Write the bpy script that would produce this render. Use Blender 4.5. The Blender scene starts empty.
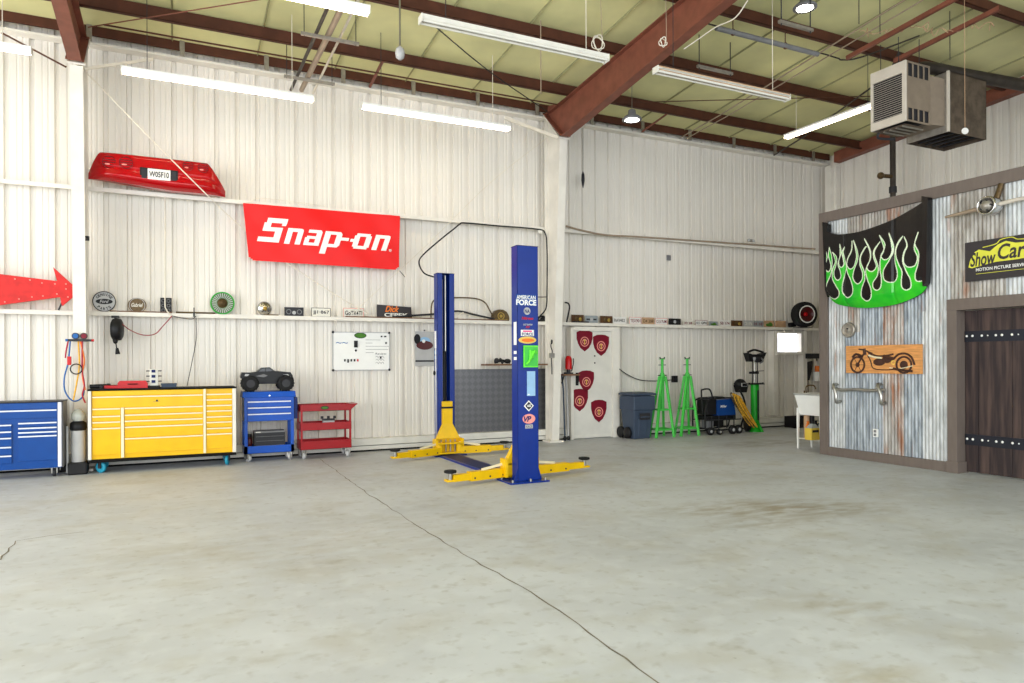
import bpy, bmesh, math, random
from math import sin, cos, tan, pi, radians, sqrt, atan2
from mathutils import Vector, Matrix
random.seed(7)
SC = bpy.context.scene
COL = SC.collection
# ------------------------------------------------------------------ camera maths (measured from the photograph)
FP = 700.0; CX, CY = 512.0, 341.5; HY = 361.7; EYE = 1.52
YAW = radians(25.5); ROLL = 0.0045
def ray(u, v):
    a = u-CX; b = -(v-CY)+(HY-CY)
    x = a*cos(ROLL)+b*sin(ROLL); y = -a*sin(ROLL)+b*cos(ROLL)
    return Vector((FP*sin(YAW)+x*cos(YAW), FP*cos(YAW)-x*sin(YAW), y))
def onZ(u, v, z=0.0):
    d = ray(u, v); t = (z-EYE)/d.z; return Vector((d.x*t, d.y*t, z))
def onY(u, v, Y):
    d = ray(u, v); t = Y/d.y; return Vector((d.x*t, Y, EYE+d.z*t))
def onX(u, v, X):
    d = ray(u, v); t = X/d.x; return Vector((X, d.y*t, EYE+d.z*t))
cam_d = bpy.data.cameras.new('camera'); cam = bpy.data.objects.new('camera', cam_d); COL.objects.link(cam)
cam_d.sensor_width = 36; cam_d.sensor_fit = 'HORIZONTAL'; cam_d.lens = 36*FP/1024
cam_d.shift_y = (HY-CY)/1024; cam_d.clip_start = .05; cam_d.clip_end = 200
fw = Vector((sin(YAW), cos(YAW), 0)); rt = Vector((cos(YAW), -sin(YAW), 0)); up = Vector((0, 0, 1))
r2 = rt*cos(ROLL)-up*sin(ROLL); u2 = rt*sin(ROLL)+up*cos(ROLL)
M = Matrix((r2, u2, -fw)).transposed().to_4x4(); M.translation = Vector((0, 0, EYE)); cam.matrix_world = M
SC.camera = cam

# ------------------------------------------------------------------ materials
def lin(c):
    return tuple(((x/255.)/12.92 if x/255. <= .04045 else ((x/255.+.055)/1.055)**2.4) for x in c)+(1.,)
MATS = {}
def mat(name, rgb, rough=.5, metal=0., var=.08, scale=6., bump=0., stretch=(1, 1, 1), emit=0., coat=0., trans=0., rgb2=None, detail=4., thr=(.35, .65), spec=.28):
    if name in MATS: return MATS[name]
    m = bpy.data.materials.new(name); m.use_nodes = True; nt = m.node_tree; nd = nt.nodes; L = nt.links
    b = nd['Principled BSDF']; b.inputs['Roughness'].default_value = rough; b.inputs['Metallic'].default_value = metal
    b.inputs['Specular IOR Level'].default_value = spec
    if coat: b.inputs['Coat Weight'].default_value = coat; b.inputs['Coat Roughness'].default_value = .08
    if trans: b.inputs['Transmission Weight'].default_value = trans
    tc = nd.new('ShaderNodeTexCoord'); mp = nd.new('ShaderNodeMapping'); mp.inputs['Scale'].default_value = stretch
    L.new(tc.outputs['Object'], mp.inputs['Vector'])
    nz = nd.new('ShaderNodeTexNoise'); nz.inputs['Scale'].default_value = scale; nz.inputs['Detail'].default_value = detail
    L.new(mp.outputs['Vector'], nz.inputs['Vector'])
    cr = nd.new('ShaderNodeValToRGB'); c = lin(rgb)
    c2 = lin(rgb2) if rgb2 else tuple(min(1, x*(1+var)) for x in c[:3])+(1.,)
    c1 = c if rgb2 else tuple(x*(1-var) for x in c[:3])+(1.,)
    cr.color_ramp.elements[0].position = thr[0]; cr.color_ramp.elements[1].position = thr[1]
    cr.color_ramp.elements[0].color = c1; cr.color_ramp.elements[1].color = c2
    L.new(nz.outputs['Fac'], cr.inputs['Fac']); L.new(cr.outputs['Color'], b.inputs['Base Color'])
    if emit: L.new(cr.outputs['Color'], b.inputs['Emission Color']); b.inputs['Emission Strength'].default_value = emit
    if bump:
        bp = nd.new('ShaderNodeBump'); bp.inputs['Strength'].default_value = bump; bp.inputs['Distance'].default_value = .01
        L.new(nz.outputs['Fac'], bp.inputs['Height']); L.new(bp.outputs['Normal'], b.inputs['Normal'])
    MATS[name] = m; return m
def M_(n): return MATS[n]

# ------------------------------------------------------------------ mesh builder
def catmull(P, n=6, closed=False):
    P = [Vector(p) for p in P]
    if len(P) < 3 and not closed: return P
    out = []; N = len(P); segs = N if closed else N-1
    for i in range(segs):
        if closed: a, b, c, d = P[(i-1) % N], P[i], P[(i+1) % N], P[(i+2) % N]
        else: a, b, c, d = P[max(i-1, 0)], P[i], P[i+1], P[min(i+2, N-1)]
        for k in range(n):
            t = k/n
            out.append(.5*((2*b)+(c-a)*t+(2*a-5*b+4*c-d)*t*t+(3*b-a-3*c+d)*t*t*t))
    if not closed: out.append(P[-1])
    return out
_txt = {}
def text_mesh(s, bold=0., shear=0.):
    k = (s, bold, shear)
    if k in _txt: return _txt[k]
    c = bpy.data.curves.new('t', 'FONT'); c.body = s; c.size = 1; c.offset = bold; c.shear = shear; c.resolution_u = 3
    o = bpy.data.objects.new('t', c); COL.objects.link(o)
    dg = bpy.context.evaluated_depsgraph_get(); dg.update()
    me = bpy.data.meshes.new_from_object(o.evaluated_get(dg))
    V = [(v.co.x, v.co.y) for v in me.vertices]; Fc = [tuple(p.vertices) for p in me.polygons]
    bpy.data.objects.remove(o); bpy.data.curves.remove(c); bpy.data.meshes.remove(me)
    x0 = min(v[0] for v in V); x1 = max(v[0] for v in V); y0 = min(v[1] for v in V); y1 = max(v[1] for v in V)
    V = [((x-x0)/(x1-x0), (y-y0)/(y1-y0)) for x, y in V]
    _txt[k] = (V, Fc); return _txt[k]
class MB:
    def __init__(s): s.v = []; s.f = []; s.m = []; s.sm = []; s.mats = []; s.mx = Matrix.Identity(4)
    def mi(s, m):
        if m is None: return 0
        if isinstance(m, str): m = MATS[m]
        if m not in s.mats: s.mats.append(m)
        return s.mats.index(m)
    def raw(s, V, Fc, m=None, smooth=False):
        o = len(s.v); k = s.mi(m)
        s.v += [s.mx @ Vector(p) for p in V]
        for f in Fc: s.f.append(tuple(i+o for i in f)); s.m.append(k); s.sm.append(smooth)
        return s
    def box(s, x0, x1, y0, y1, z0, z1, m=None):
        V = [(x, y, z) for z in (z0, z1) for y in (y0, y1) for x in (x0, x1)]
        return s.raw(V, [(0, 2, 3, 1), (4, 5, 7, 6), (0, 1, 5, 4), (2, 6, 7, 3), (0, 4, 6, 2), (1, 3, 7, 5)], m)
    def hexa(s, b, t, m=None):
        return s.raw(list(b)+list(t), [(3, 2, 1, 0), (4, 5, 6, 7), (0, 1, 5, 4), (1, 2, 6, 5), (2, 3, 7, 6), (3, 0, 4, 7)], m)
    def bar(s, p, q, w, h, m=None, upv=(0, 0, 1)):
        p = Vector(p); q = Vector(q); d = (q-p).normalized(); U = Vector(upv)
        if abs(d.dot(U)) > .99: U = Vector((0, 1, 0))
        x = d.cross(U).normalized()*w/2; y = x.cross(d).normalized()*h/2
        return s.hexa([p-x-y, p+x-y, p+x+y, p-x+y], [q-x-y, q+x-y, q+x+y, q-x+y], m)
    def cyl(s, p, q, r0, r1=None, m=None, n=14, smooth=True, caps=True):
        r1 = r0 if r1 is None else r1
        p = Vector(p); q = Vector(q); d = (q-p).normalized(); U = Vector((0, 0, 1)) if abs(d.z) < .9 else Vector((1, 0, 0))
        x = d.cross(U).normalized(); y = d.cross(x)
        V = [p+(x*cos(2*pi*i/n)+y*sin(2*pi*i/n))*r0 for i in range(n)]+[q+(x*cos(2*pi*i/n)+y*sin(2*pi*i/n))*r1 for i in range(n)]
        s.raw(V, [(i, (i+1) % n, n+(i+1) % n, n+i) for i in range(n)], m, smooth)
        if caps: s.raw(V, [tuple(range(n-1, -1, -1)), tuple(range(n, 2*n))], m)
        return s
    def tube(s, P, r, m=None, n=6, sub=5, closed=False, smooth=True):
        P = catmull(P, sub, closed) if sub > 1 else [Vector(p) for p in P]
        Q = [P[0]]
        for p in P[1:]:
            if (p-Q[-1]).length > 1e-4: Q.append(p)
        P = Q; N = len(P); V = []; nx = None
        for i in range(N):
            a = P[(i-1) % N] if closed else P[max(i-1, 0)]; b = P[(i+1) % N] if closed else P[min(i+1, N-1)]
            d = (b-a).normalized()
            if nx is None:
                U = Vector((0, 0, 1)) if abs(d.z) < .9 else Vector((1, 0, 0)); nx = d.cross(U).normalized()
            nx = (nx-d*nx.dot(d)).normalized(); ny = d.cross(nx)
            rr = r(i/(N-1)) if callable(r) else r
            V += [P[i]+(nx*cos(2*pi*k/n)+ny*sin(2*pi*k/n))*rr for k in range(n)]
        Fc = []
        for i in range(N if closed else N-1):
            j = (i+1) % N
            for k in range(n): Fc.append((i*n+k, i*n+(k+1) % n, j*n+(k+1) % n, j*n+k))
        s.raw(V, Fc, m, smooth)
        if not closed: s.raw(V, [tuple(range(n-1, -1, -1)), tuple((N-1)*n+k for k in range(n))], m)
        return s
    def lathe(s, prof, c=(0, 0, 0), ax=(0, 0, 1), m=None, n=24, smooth=True, cap=True):
        # prof: (r, h) list along axis
        ax = Vector(ax).normalized(); c = Vector(c); U = Vector((0, 0, 1)) if abs(ax.z) < .9 else Vector((1, 0, 0))
        x = ax.cross(U).normalized(); y = ax.cross(x); V = []
        for r, h in prof: V += [c+ax*h+(x*cos(2*pi*i/n)+y*sin(2*pi*i/n))*max(r, 1e-4) for i in range(n)]
        Fc = [(j*n+i, j*n+(i+1) % n, (j+1)*n+(i+1) % n, (j+1)*n+i) for j in range(len(prof)-1) for i in range(n)]
        s.raw(V, Fc, m, smooth)
        if cap and prof[0][0] > 1e-3: s.raw(V, [tuple(range(n-1, -1, -1))], m)
        if cap and prof[-1][0] > 1e-3: s.raw(V, [tuple(range((len(prof)-1)*n, len(prof)*n))], m)
        return s
    def prism(s, poly, y0, y1, m=None, smooth=False):
        # poly in x,z ; extruded along y
        n = len(poly); V = [(p[0], y0, p[1]) for p in poly]+[(p[0], y1, p[1]) for p in poly]
        s.raw(V, [tuple(range(n)), tuple(range(2*n-1, n-1, -1))], m)
        return s.raw(V, [(i, n+i, n+(i+1) % n, (i+1) % n) for i in range(n)], m, smooth)
    def disc(s, x, z, r, y0, y1, m=None, n=24, rx=None):
        rx = rx or r
        return s.prism([(x+rx*cos(2*pi*i/n), z+r*sin(2*pi*i/n)) for i in range(n)], y0, y1, m)
    def ring(s, x, z, r0, r1, y0, y1, m=None, n=28):
        V = []
        for r in (r0, r1):
            for y in (y0, y1): V += [(x+r*cos(2*pi*i/n), y, z+r*sin(2*pi*i/n)) for i in range(n)]
        Fc = []
        for i in range(n):
            j = (i+1) % n
            Fc += [(i, j, 2*n+j, 2*n+i), (n+i, 3*n+i, 3*n+j, n+j), (2*n+i, 2*n+j, 3*n+j, 3*n+i), (i, n+i, n+j, j)]
        return s.raw(V, Fc, m)
    def ball(s, c, r, m=None, n=14, k=8):
        c = Vector(c); rr = Vector(r) if hasattr(r, '__len__') else Vector((r, r, r)); V = []
        for j in range(k+1):
            a = pi*j/k
            for i in range(n):
                b = 2*pi*i/n; V.append(c+Vector((rr.x*max(sin(a), 1e-3)*cos(b), rr.y*max(sin(a), 1e-3)*sin(b), -rr.z*cos(a))))
        return s.raw(V, [(j*n+i, j*n+(i+1) % n, (j+1)*n+(i+1) % n, (j+1)*n+i) for j in range(k) for i in range(n)], m, True)
    def text(s, t, x0, x1, z0, z1, y, m=None, bold=0., shear=0., fn=None, th=.0012):
        V, Fc = text_mesh(t, bold, shear); V3 = []
        for a, b in V:
            x = x0+(x1-x0)*a; z = z0+(z1-z0)*b
            V3.append(fn(x, z) if fn else (x, y, z))
        n = len(V3)
        return s.raw(V3, Fc, m)
    def build(s, name, parent=None, bevel=0., loc=None, rz=0., m=None):
        me = bpy.data.meshes.new(name); me.from_pydata([tuple(v) for v in s.v], [], s.f)
        for x in s.mats: me.materials.append(x)
        if m: me.materials.append(MATS[m] if isinstance(m, str) else m)
        me.polygons.foreach_set('material_index', s.m); me.polygons.foreach_set('use_smooth', s.sm); me.update()
        o = bpy.data.objects.new(name, me); COL.objects.link(o)
        if parent: o.parent = parent
        if loc is not None: o.location = loc
        o.rotation_euler.z = rz
        if bevel:
            b = o.modifiers.new('bevel', 'BEVEL'); b.width = bevel; b.segments = 2; b.limit_method = 'ANGLE'; b.angle_limit = radians(50)
        return o
def tag(o, label=None, cat=None, group=None, kind=None):
    if label: o['label'] = label
    if cat: o['category'] = cat
    if group: o['group'] = group
    if kind: o['kind'] = kind
    return o
def thing(name, label, cat, loc=(0, 0, 0), rz=0., group=None):
    o = bpy.data.objects.new(name, None); COL.objects.link(o); o.empty_display_size = .1
    o.location = loc; o.rotation_euler.z = rz
    return tag(o, label, cat, group)
def struct(mb, name, label=None, **k):
    o = mb.build(name, **k); tag(o, label, None, None, 'structure'); return o
def dup(o, parent=None):
    c = o.copy(); COL.objects.link(c); c.parent = parent
    for ch in list(o.children): dup(ch, c)
    return c
# ------------------------------------------------------------------ material library
def wall_mat():
    m = mat('white_sheet', (229, 224, 215), rough=.45, var=.03, scale=.8)
    return m
wall_mat()
mat('white_paint', (231, 226, 216), rough=.5, var=.06, scale=3)
mat('white_door', (222, 219, 210), rough=.5, var=.06, scale=3)
mat('insulation', (224, 221, 164), rough=.55, var=.1, scale=1.1, bump=.5)
mat('seam', (150, 148, 108), rough=.7)
mat('red_iron', (128, 76, 60), rough=.5, var=.14, scale=5)
mat('dark_iron', (82, 46, 32), rough=.6, var=.15, scale=5)
mat('brown_trim', (112, 101, 94), rough=.6, var=.06, scale=20, stretch=(1, 1, .2))
mat('white', (240, 240, 236), rough=.4, var=.02)
mat('offwhite', (225, 222, 212), rough=.5, var=.04)
mat('paper', (232, 230, 225), rough=.7, var=.02)
mat('black', (22, 22, 24), rough=.5, var=.15)
mat('black_gloss', (12, 12, 14), rough=.4, var=.1)
mat('rubber', (24, 24, 25), rough=.75, var=.2, scale=20)
mat('dark_grey', (44, 44, 48), rough=.5, var=.1)
mat('mid_grey', (120, 120, 122), rough=.5, var=.1)
mat('light_grey', (182, 182, 182), rough=.45, var=.06)
mat('steel', (170, 168, 162), rough=.3, metal=.9, var=.1)
mat('chrome', (205, 205, 205), rough=.12, metal=1., var=.03)
mat('galvanised', (160, 154, 144), rough=.4, metal=.6, var=.12, scale=14)
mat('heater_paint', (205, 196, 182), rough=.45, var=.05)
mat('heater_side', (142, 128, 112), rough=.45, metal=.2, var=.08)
mat('dirty_steel', (100, 88, 76), rough=.5, metal=.5, var=.25, scale=9)
mat('pipe_dark', (66, 60, 54), rough=.5, metal=.4, var=.2)
mat('conduit', (168, 150, 130), rough=.45, metal=.3, var=.1)
mat('lift_blue', (0, 42, 130), rough=.28, var=.05)
mat('cab_blue', (0, 66, 142), rough=.3, var=.05)
mat('cart_blue', (0, 76, 178), rough=.3, var=.05)
mat('yellow_paint', (236, 184, 0), rough=.3, var=.04)
mat('lift_yellow', (232, 186, 0), rough=.35, var=.06)
mat('red_paint', (196, 10, 18), rough=.28, var=.06)
mat('cart_red', (150, 4, 14), rough=.3, var=.06)
mat('car_red', (176, 6, 16), rough=.15, var=.04, coat=.25)
mat('banner_red', (232, 16, 12), rough=.38, var=.02, scale=4)
mat('arrow_red', (206, 44, 42), rough=.55, var=.12, scale=9)
mat('maroon', (120, 10, 36), rough=.4, var=.05)
mat('pink', (236, 150, 140), rough=.5)
mat('hot_pink', (232, 90, 140), rough=.5)
mat('stand_green', (70, 190, 72), rough=.35, var=.06)
mat('jack_green', (22, 160, 34), rough=.3, var=.06)
mat('lime', (104, 226, 60), rough=.35, var=.1, scale=12)
mat('hood_green', (60, 208, 36), rough=.16, var=.25, scale=3, coat=.25, rgb2=(20, 176, 40))
mat('hood_black', (20, 17, 17), rough=.2, var=.2)
mat('flame_line', (222, 236, 206), rough=.3, var=.02)
mat('bin_blue', (62, 74, 92), rough=.5, var=.06)
mat('welder_blue', (18, 66, 134), rough=.35, var=.06)
mat('wheel_blue', (42, 150, 178), rough=.4, var=.08)
mat('sticker_blue', (150, 190, 224), rough=.5)
mat('navy', (16, 34, 92), rough=.5)
mat('orange', (232, 120, 40), rough=.5, var=.1)
mat('rope_yellow', (226, 172, 50), rough=.6, var=.2, scale=30)
mat('hose_blue', (40, 100, 170), rough=.5)
mat('hose_red', (170, 30, 60), rough=.5)
mat('cord_red', (150, 60, 66), rough=.6)
mat('wire_white', (224, 216, 200), rough=.5)
mat('gold', (176, 146, 70), rough=.4, metal=.5, var=.2)
mat('gold_sign', (226, 190, 92), rough=.4)
mat('bronze', (92, 74, 48), rough=.4, metal=.4, var=.3, scale=30)
mat('tan', (196, 160, 126), rough=.6, var=.08)
mat('plate_brown', (86, 58, 34), rough=.5, var=.2, scale=20)
mat('plate_grey', (150, 158, 162), rough=.4, var=.1)
mat('green_leaf', (70, 120, 40), rough=.6, var=.2)
mat('wood', (214, 150, 88), rough=.5, var=.18, scale=5, stretch=(1, 1, 8))
mat('wood_dark', (70, 44, 34), rough=.6, var=.2)
mat('shelf_wood', (120, 88, 66), rough=.6, var=.15)
mat('sign_black', (54, 50, 52), rough=.45, var=.05)
mat('sign_yellow', (222, 220, 74), rough=.5)
mat('iron_strap', (44, 46, 54), rough=.45, metal=.5)
mat('deep_red', (74, 14, 16), rough=.35, var=.2)
mat('glass_dark', (16, 18, 24), rough=.08, coat=.2)
mat('clear_plastic', (220, 225, 220), rough=.25, trans=.5)
mat('jug_yellow', (222, 190, 74), rough=.3, var=.05)
mat('tube_lit', (255, 236, 206), emit=12., var=0)
mat('lamp_lit', (255, 250, 246), emit=16., var=0)
mat('window_glow', (244, 246, 255), emit=1.5, var=0)
mat('kick_black', (14, 13, 13), rough=.9)
mat('rail_cream', (236, 226, 190), rough=.28, var=.02)
mat('rail_white', (222, 226, 238), rough=.3, var=.02)

def diamond_mat():
    m = mat('diamond_plate', (104, 104, 108), rough=.35, metal=.7, var=.1)
    nt = m.node_tree; nd = nt.nodes; L = nt.links; b = nd['Principled BSDF']
    tc = nd.new('ShaderNodeTexCoord'); ck = nd.new('ShaderNodeTexChecker'); mp = nd.new('ShaderNodeMapping')
    mp.inputs['Rotation'].default_value = (0, radians(45), 0); ck.inputs['Scale'].default_value = 12
    ck.inputs['Color1'].default_value = lin((112, 112, 115)); ck.inputs['Color2'].default_value = lin((103, 103, 106))
    L.new(tc.outputs['Object'], mp.inputs['Vector']); L.new(mp.outputs['Vector'], ck.inputs['Vector'])
    L.new(ck.outputs['Color'], b.inputs['Base Color'])
    bp = nd.new('ShaderNodeBump'); bp.inputs['Strength'].default_value = .5; L.new(ck.outputs['Fac'], bp.inputs['Height']); L.new(bp.outputs['Normal'], b.inputs['Normal'])
diamond_mat()

def floor_mat():
    m = mat('concrete', (188, 191, 196), rough=.42, var=.1, scale=.7, detail=8)
    nt = m.node_tree; nd = nt.nodes; L = nt.links; b = nd['Principled BSDF']
    base = b.inputs['Base Color'].links[0].from_socket; tc = nd['Texture Coordinate']
    def noise(sc, det=6, off=(0, 0, 0), st=(1, 1, 1)):
        mp = nd.new('ShaderNodeMapping'); mp.inputs['Location'].default_value = off; mp.inputs['Scale'].default_value = st
        L.new(tc.outputs['Object'], mp.inputs['Vector'])
        n = nd.new('ShaderNodeTexNoise'); n.inputs['Scale'].default_value = sc; n.inputs['Detail'].default_value = det
        L.new(mp.outputs['Vector'], n.inputs['Vector']); return n.outputs['Fac']
    def ramp(f, a, bb):
        r = nd.new('ShaderNodeMapRange'); r.inputs['From Min'].default_value = a; r.inputs['From Max'].default_value = bb
        L.new(f, r.inputs['Value']); return r.outputs['Result']
    def mul(a, k):
        x = nd.new('ShaderNodeMath'); x.operation = 'MULTIPLY'; L.new(a, x.inputs[0])
        if isinstance(k, float): x.inputs[1].default_value = k
        else: L.new(k, x.inputs[1])
        return x.outputs[0]
    def mix(c, f, col):
        x = nd.new('ShaderNodeMix'); x.data_type = 'RGBA'; L.new(f, x.inputs['Factor']); L.new(c, x.inputs['A']); x.inputs['B'].default_value = lin(col); return x.outputs['Result']
    c = base
    c = mix(c, mul(ramp(noise(1.7, 8, (3, 1, 0), (1, 1.2, 1)), .50, .68), .55), (174, 171, 163))
    c = mix(c, mul(ramp(noise(.45, 6, (9, 4, 0)), .45, .7), .6), (196, 201, 207))
    c = mix(c, mul(ramp(noise(3.6, 8, (1, 7, 0), (.8, 1.2, 1)), .60, .72), .3), (140, 134, 120))
    c = mix(c, mul(ramp(noise(5.5, 10, (5, 2, 0)), .50, .66), .35), (204, 208, 213))
    c = mix(c, mul(ramp(noise(11, 8, (8, 2, 0)), .56, .70), .35), (150, 146, 138))
    c = mix(c, mul(ramp(noise(22, 3), .70, .76), .35), (96, 92, 86))
    # stains of their own shape on the floor: (x, y, rx, ry, rot, strength, colour)
    for sx, sy, rx, ry, rz, st, col in [(5.55, 5.3, 1.55, .55, -.35, .8, (146, 134, 112)), (5.0, 4.9, .9, .3, -.2, .5, (146, 134, 112)), (3.0, 2.3, .35, .28, 0, .45, (160, 148, 118)), (1.55, 2.7, .6, .5, 0, .4, (168, 166, 130)), (3.7, 3.0, .3, .5, .6, .45, (150, 138, 112)), (9.6, 9.6, 1.4, .5, 0, .55, (122, 112, 98)), (1.0, 6.0, 3.0, 1.0, 0, .25, (164, 156, 142))]:
        mp = nd.new('ShaderNodeMapping'); mp.vector_type = 'TEXTURE'; mp.inputs['Location'].default_value = (sx, sy, 0)
        mp.inputs['Rotation'].default_value = (0, 0, rz); mp.inputs['Scale'].default_value = (rx, ry, 1)
        L.new(tc.outputs['Object'], mp.inputs['Vector'])
        ln = nd.new('ShaderNodeVectorMath'); ln.operation = 'LENGTH'; L.new(mp.outputs['Vector'], ln.inputs[0])
        r = nd.new('ShaderNodeMapRange'); r.inputs['From Min'].default_value = 1.05; r.inputs['From Max'].default_value = .35
        L.new(ln.outputs['Value'], r.inputs['Value'])
        c = mix(c, mul(mul(r.outputs['Result'], ramp(noise(3.2, 8, (sx, sy, 0), (1, 2.5, 1)), .38, .62)), st), col)
    L.new(c, b.inputs['Base Color'])
    rr = nd.new('ShaderNodeMapRange'); rr.inputs['To Min'].default_value = .38; rr.inputs['To Max'].default_value = .6
    L.new(noise(2.2, 6), rr.inputs['Value']); L.new(rr.outputs['Result'], b.inputs['Roughness'])
floor_mat()

def tin_mat(name, a, bb, rust_lo, rust_hi, seed):
    m = mat(name, a, rough=.5, metal=.25, scale=4.5, detail=9, stretch=(1, 4, .8), rgb2=bb, thr=(.36, .66))
    nt = m.node_tree; nd = nt.nodes; L = nt.links; b = nd['Principled BSDF']
    base = b.inputs['Base Color'].links[0].from_socket
    tc = nd['Texture Coordinate']; mp = nd.new('ShaderNodeMapping'); mp.inputs['Location'].default_value = (seed, seed*2.3, seed); mp.inputs['Scale'].default_value = (1, 3.2, .55)
    L.new(tc.outputs['Object'], mp.inputs['Vector'])
    n = nd.new('ShaderNodeTexNoise'); n.inputs['Scale'].default_value = 2.4; n.inputs['Detail'].default_value = 9; n.inputs['Roughness'].default_value = .65
    L.new(mp.outputs['Vector'], n.inputs['Vector'])
    r = nd.new('ShaderNodeMapRange'); r.inputs['From Min'].default_value = rust_lo; r.inputs['From Max'].default_value = rust_hi
    L.new(n.outputs['Fac'], r.inputs['Value'])
    x = nd.new('ShaderNodeMix'); x.data_type = 'RGBA'; L.new(r.outputs['Result'], x.inputs['Factor']); L.new(base, x.inputs['A']); x.inputs['B'].default_value = lin((150, 104, 78))
    L.new(x.outputs['Result'], b.inputs['Base Color'])
tin_mat('tin_blue', (128, 136, 144), (182, 190, 197), .60, .78, 1)
tin_mat('tin_pale', (170, 174, 175), (212, 215, 216), .60, .80, 2)
tin_mat('tin_rust', (148, 143, 138), (196, 194, 190), .46, .64, 3)
tin_mat('tin_grey', (140, 134, 126), (190, 187, 181), .55, .76, 4)
def plank_mat():
    m = mat('barn_wood', (50, 41, 42), rough=.6, scale=3, detail=9, stretch=(1, 5, .4), rgb2=(92, 74, 68), thr=(.40, .76))
plank_mat()
# ------------------------------------------------------------------ the building shell
YG, YS, XE, XP = 11.8, 12.0, 14.15, 9.43       # girt face, wall sheeting, end wall, partition face
XL, YF = -9.0, -6.0
def zpur(y): return 6.2+.083*(12-y)             # underside of the purlins
f = MB(); f.box(XL-3, 18, YF-3, 12.6, -.2, 0, 'concrete'); struct(f, 'floor', 'pale worn concrete shop floor')
# ribbed sheeting
RIB = [(0, 0), (.048, 0), (.056, .006), (.072, .006), (.080, 0), (.118, 0), (.126, .006), (.142, .006), (.150, 0), (.200, 0), (.212, .042), (.262, .042), (.276, 0)]
def rib_profile(a, b, phase=0.):
    pts = []; x = a-phase
    while x < b:
        for dx, dy in RIB:
            if a <= x+dx <= b: pts.append((x+dx, dy))
        x += .3048
    pts.append((b, 0)); return pts
def sheet(pts, fn, z0, z1, m, mb):
    n = len(pts); V = [fn(x, d, z0) for x, d in pts]
    zt = z1 if callable(z1) else (lambda x: z1)
    V += [fn(x, d, zt(x)) for x, d in pts]
    mb.raw(V, [(i, i+1, n+i+1, n+i) for i in range(n-1)], m)
w = MB()
sheet(rib_profile(XL, XE, .12), lambda x, d, z: (x, YS+d, z), 0.0, 6.42, 'white_sheet', w)
w.box(XL, XE+.1, YS+.06, YS+.12, 0, 6.6, 'white_sheet')
struct(w, 'wall_back', 'white ribbed metal back wall')
w = MB()
sheet(rib_profile(YF, YS, .1), lambda y, d, z: (XE+d, y, z), 0.0, lambda y: 6.42+.083*(12-y), 'white_sheet', w)
w.raw([(XE+.06, YF, 0), (XE+.06, YS+.1, 0), (XE+.06, YS+.1, 6.6), (XE+.06, YF, 8.0), (XE+.12, YF, 0), (XE+.12, YS+.1, 0), (XE+.12, YS+.1, 6.6), (XE+.12, YF, 8.0)],
      [(0, 1, 2, 3), (7, 6, 5, 4), (0, 4, 5, 1), (2, 6, 7, 3), (0, 3, 7, 4), (1, 5, 6, 2)], 'white_sheet')
struct(w, 'wall_right', 'white ribbed metal end wall above the partition')
# roof: insulation blanket, seams
w = MB(); zr = lambda y: zpur(y)+.215
w.raw([(XL, YF, zr(YF)), (XE+.1, YF, zr(YF)), (XE+.1, 12.1, zr(12.1)), (XL, 12.1, zr(12.1)), (XL, YF, zr(YF)+.1), (XE+.1, YF, zr(YF)+.1), (XE+.1, 12.1, zr(12.1)+.1), (XL, 12.1, zr(12.1)+.1)],
      [(0, 1, 2, 3), (7, 6, 5, 4), (0, 4, 5, 1), (2, 6, 7, 3), (0, 3, 7, 4), (1, 5, 6, 2)], 'insulation')
x = XL+.4
while x < XE:
    w.raw([(x-.012, YF, zr(YF)-.004), (x+.012, YF, zr(YF)-.004), (x+.012, 12, zr(12)-.004), (x-.012, 12, zr(12)-.004), (x, YF, zr(YF)-.03), (x, 12, zr(12)-.03)], [(0, 3, 5, 4), (1, 4, 5, 2)], 'seam'); x += 1.22
struct(w, 'ceiling', 'pale yellow green insulation under the roof')
# purlins (Z sections)
PY = [10.92-1.524*i for i in range(11)]
bays = [(-7.9, -1.27), (-1.27, 6.38), (6.38, XE-.1)]
for i, y in enumerate(PY):
    w = MB(); z = zpur(y); 
    w.box(XL+.1, XE-.02, y-.006, y+.006, z, z+.2, 'dark_iron')
    w.box(XL+.1, XE-.02, y-.07, y-.006, z, z+.007, 'dark_iron'); w.box(XL+.1, XE-.02, y-.07, y-.062, z, z+.022, 'dark_iron')
    w.box(XL+.1, XE-.02, y+.006, y+.07, z+.193, z+.2, 'dark_iron')
    struct(w, 'purlin_%d' % (i+1), 'dark red steel purlin running under the roof')
w = MB(); w.box(XL+.1, XE-.1, 11.80, 11.83, 6.29, 6.47, 'dark_iron'); w.box(XL+.1, XE-.1, 11.83, 11.95, 6.42, 6.44, 'dark_iron')
w.box(XL+.1, XE-.1, 11.77, 11.80, 6.45, 6.475, 'galvanised')
struct(w, 'eave_strut', 'dark steel channel along the top of the back wall')
w = MB(); w.box(XL+.1, XE-.1, 11.83, YS-.001, 6.175, 6.21, 'white_paint')
x = XL+.5
for k in range(19):
    w.box(x, x+.07, 11.775, 11.80, 6.20, 6.47, 'galvanised'); x += 1.22
struct(w, 'trim_1', 'white closure strip and clips under the eave channel')
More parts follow.
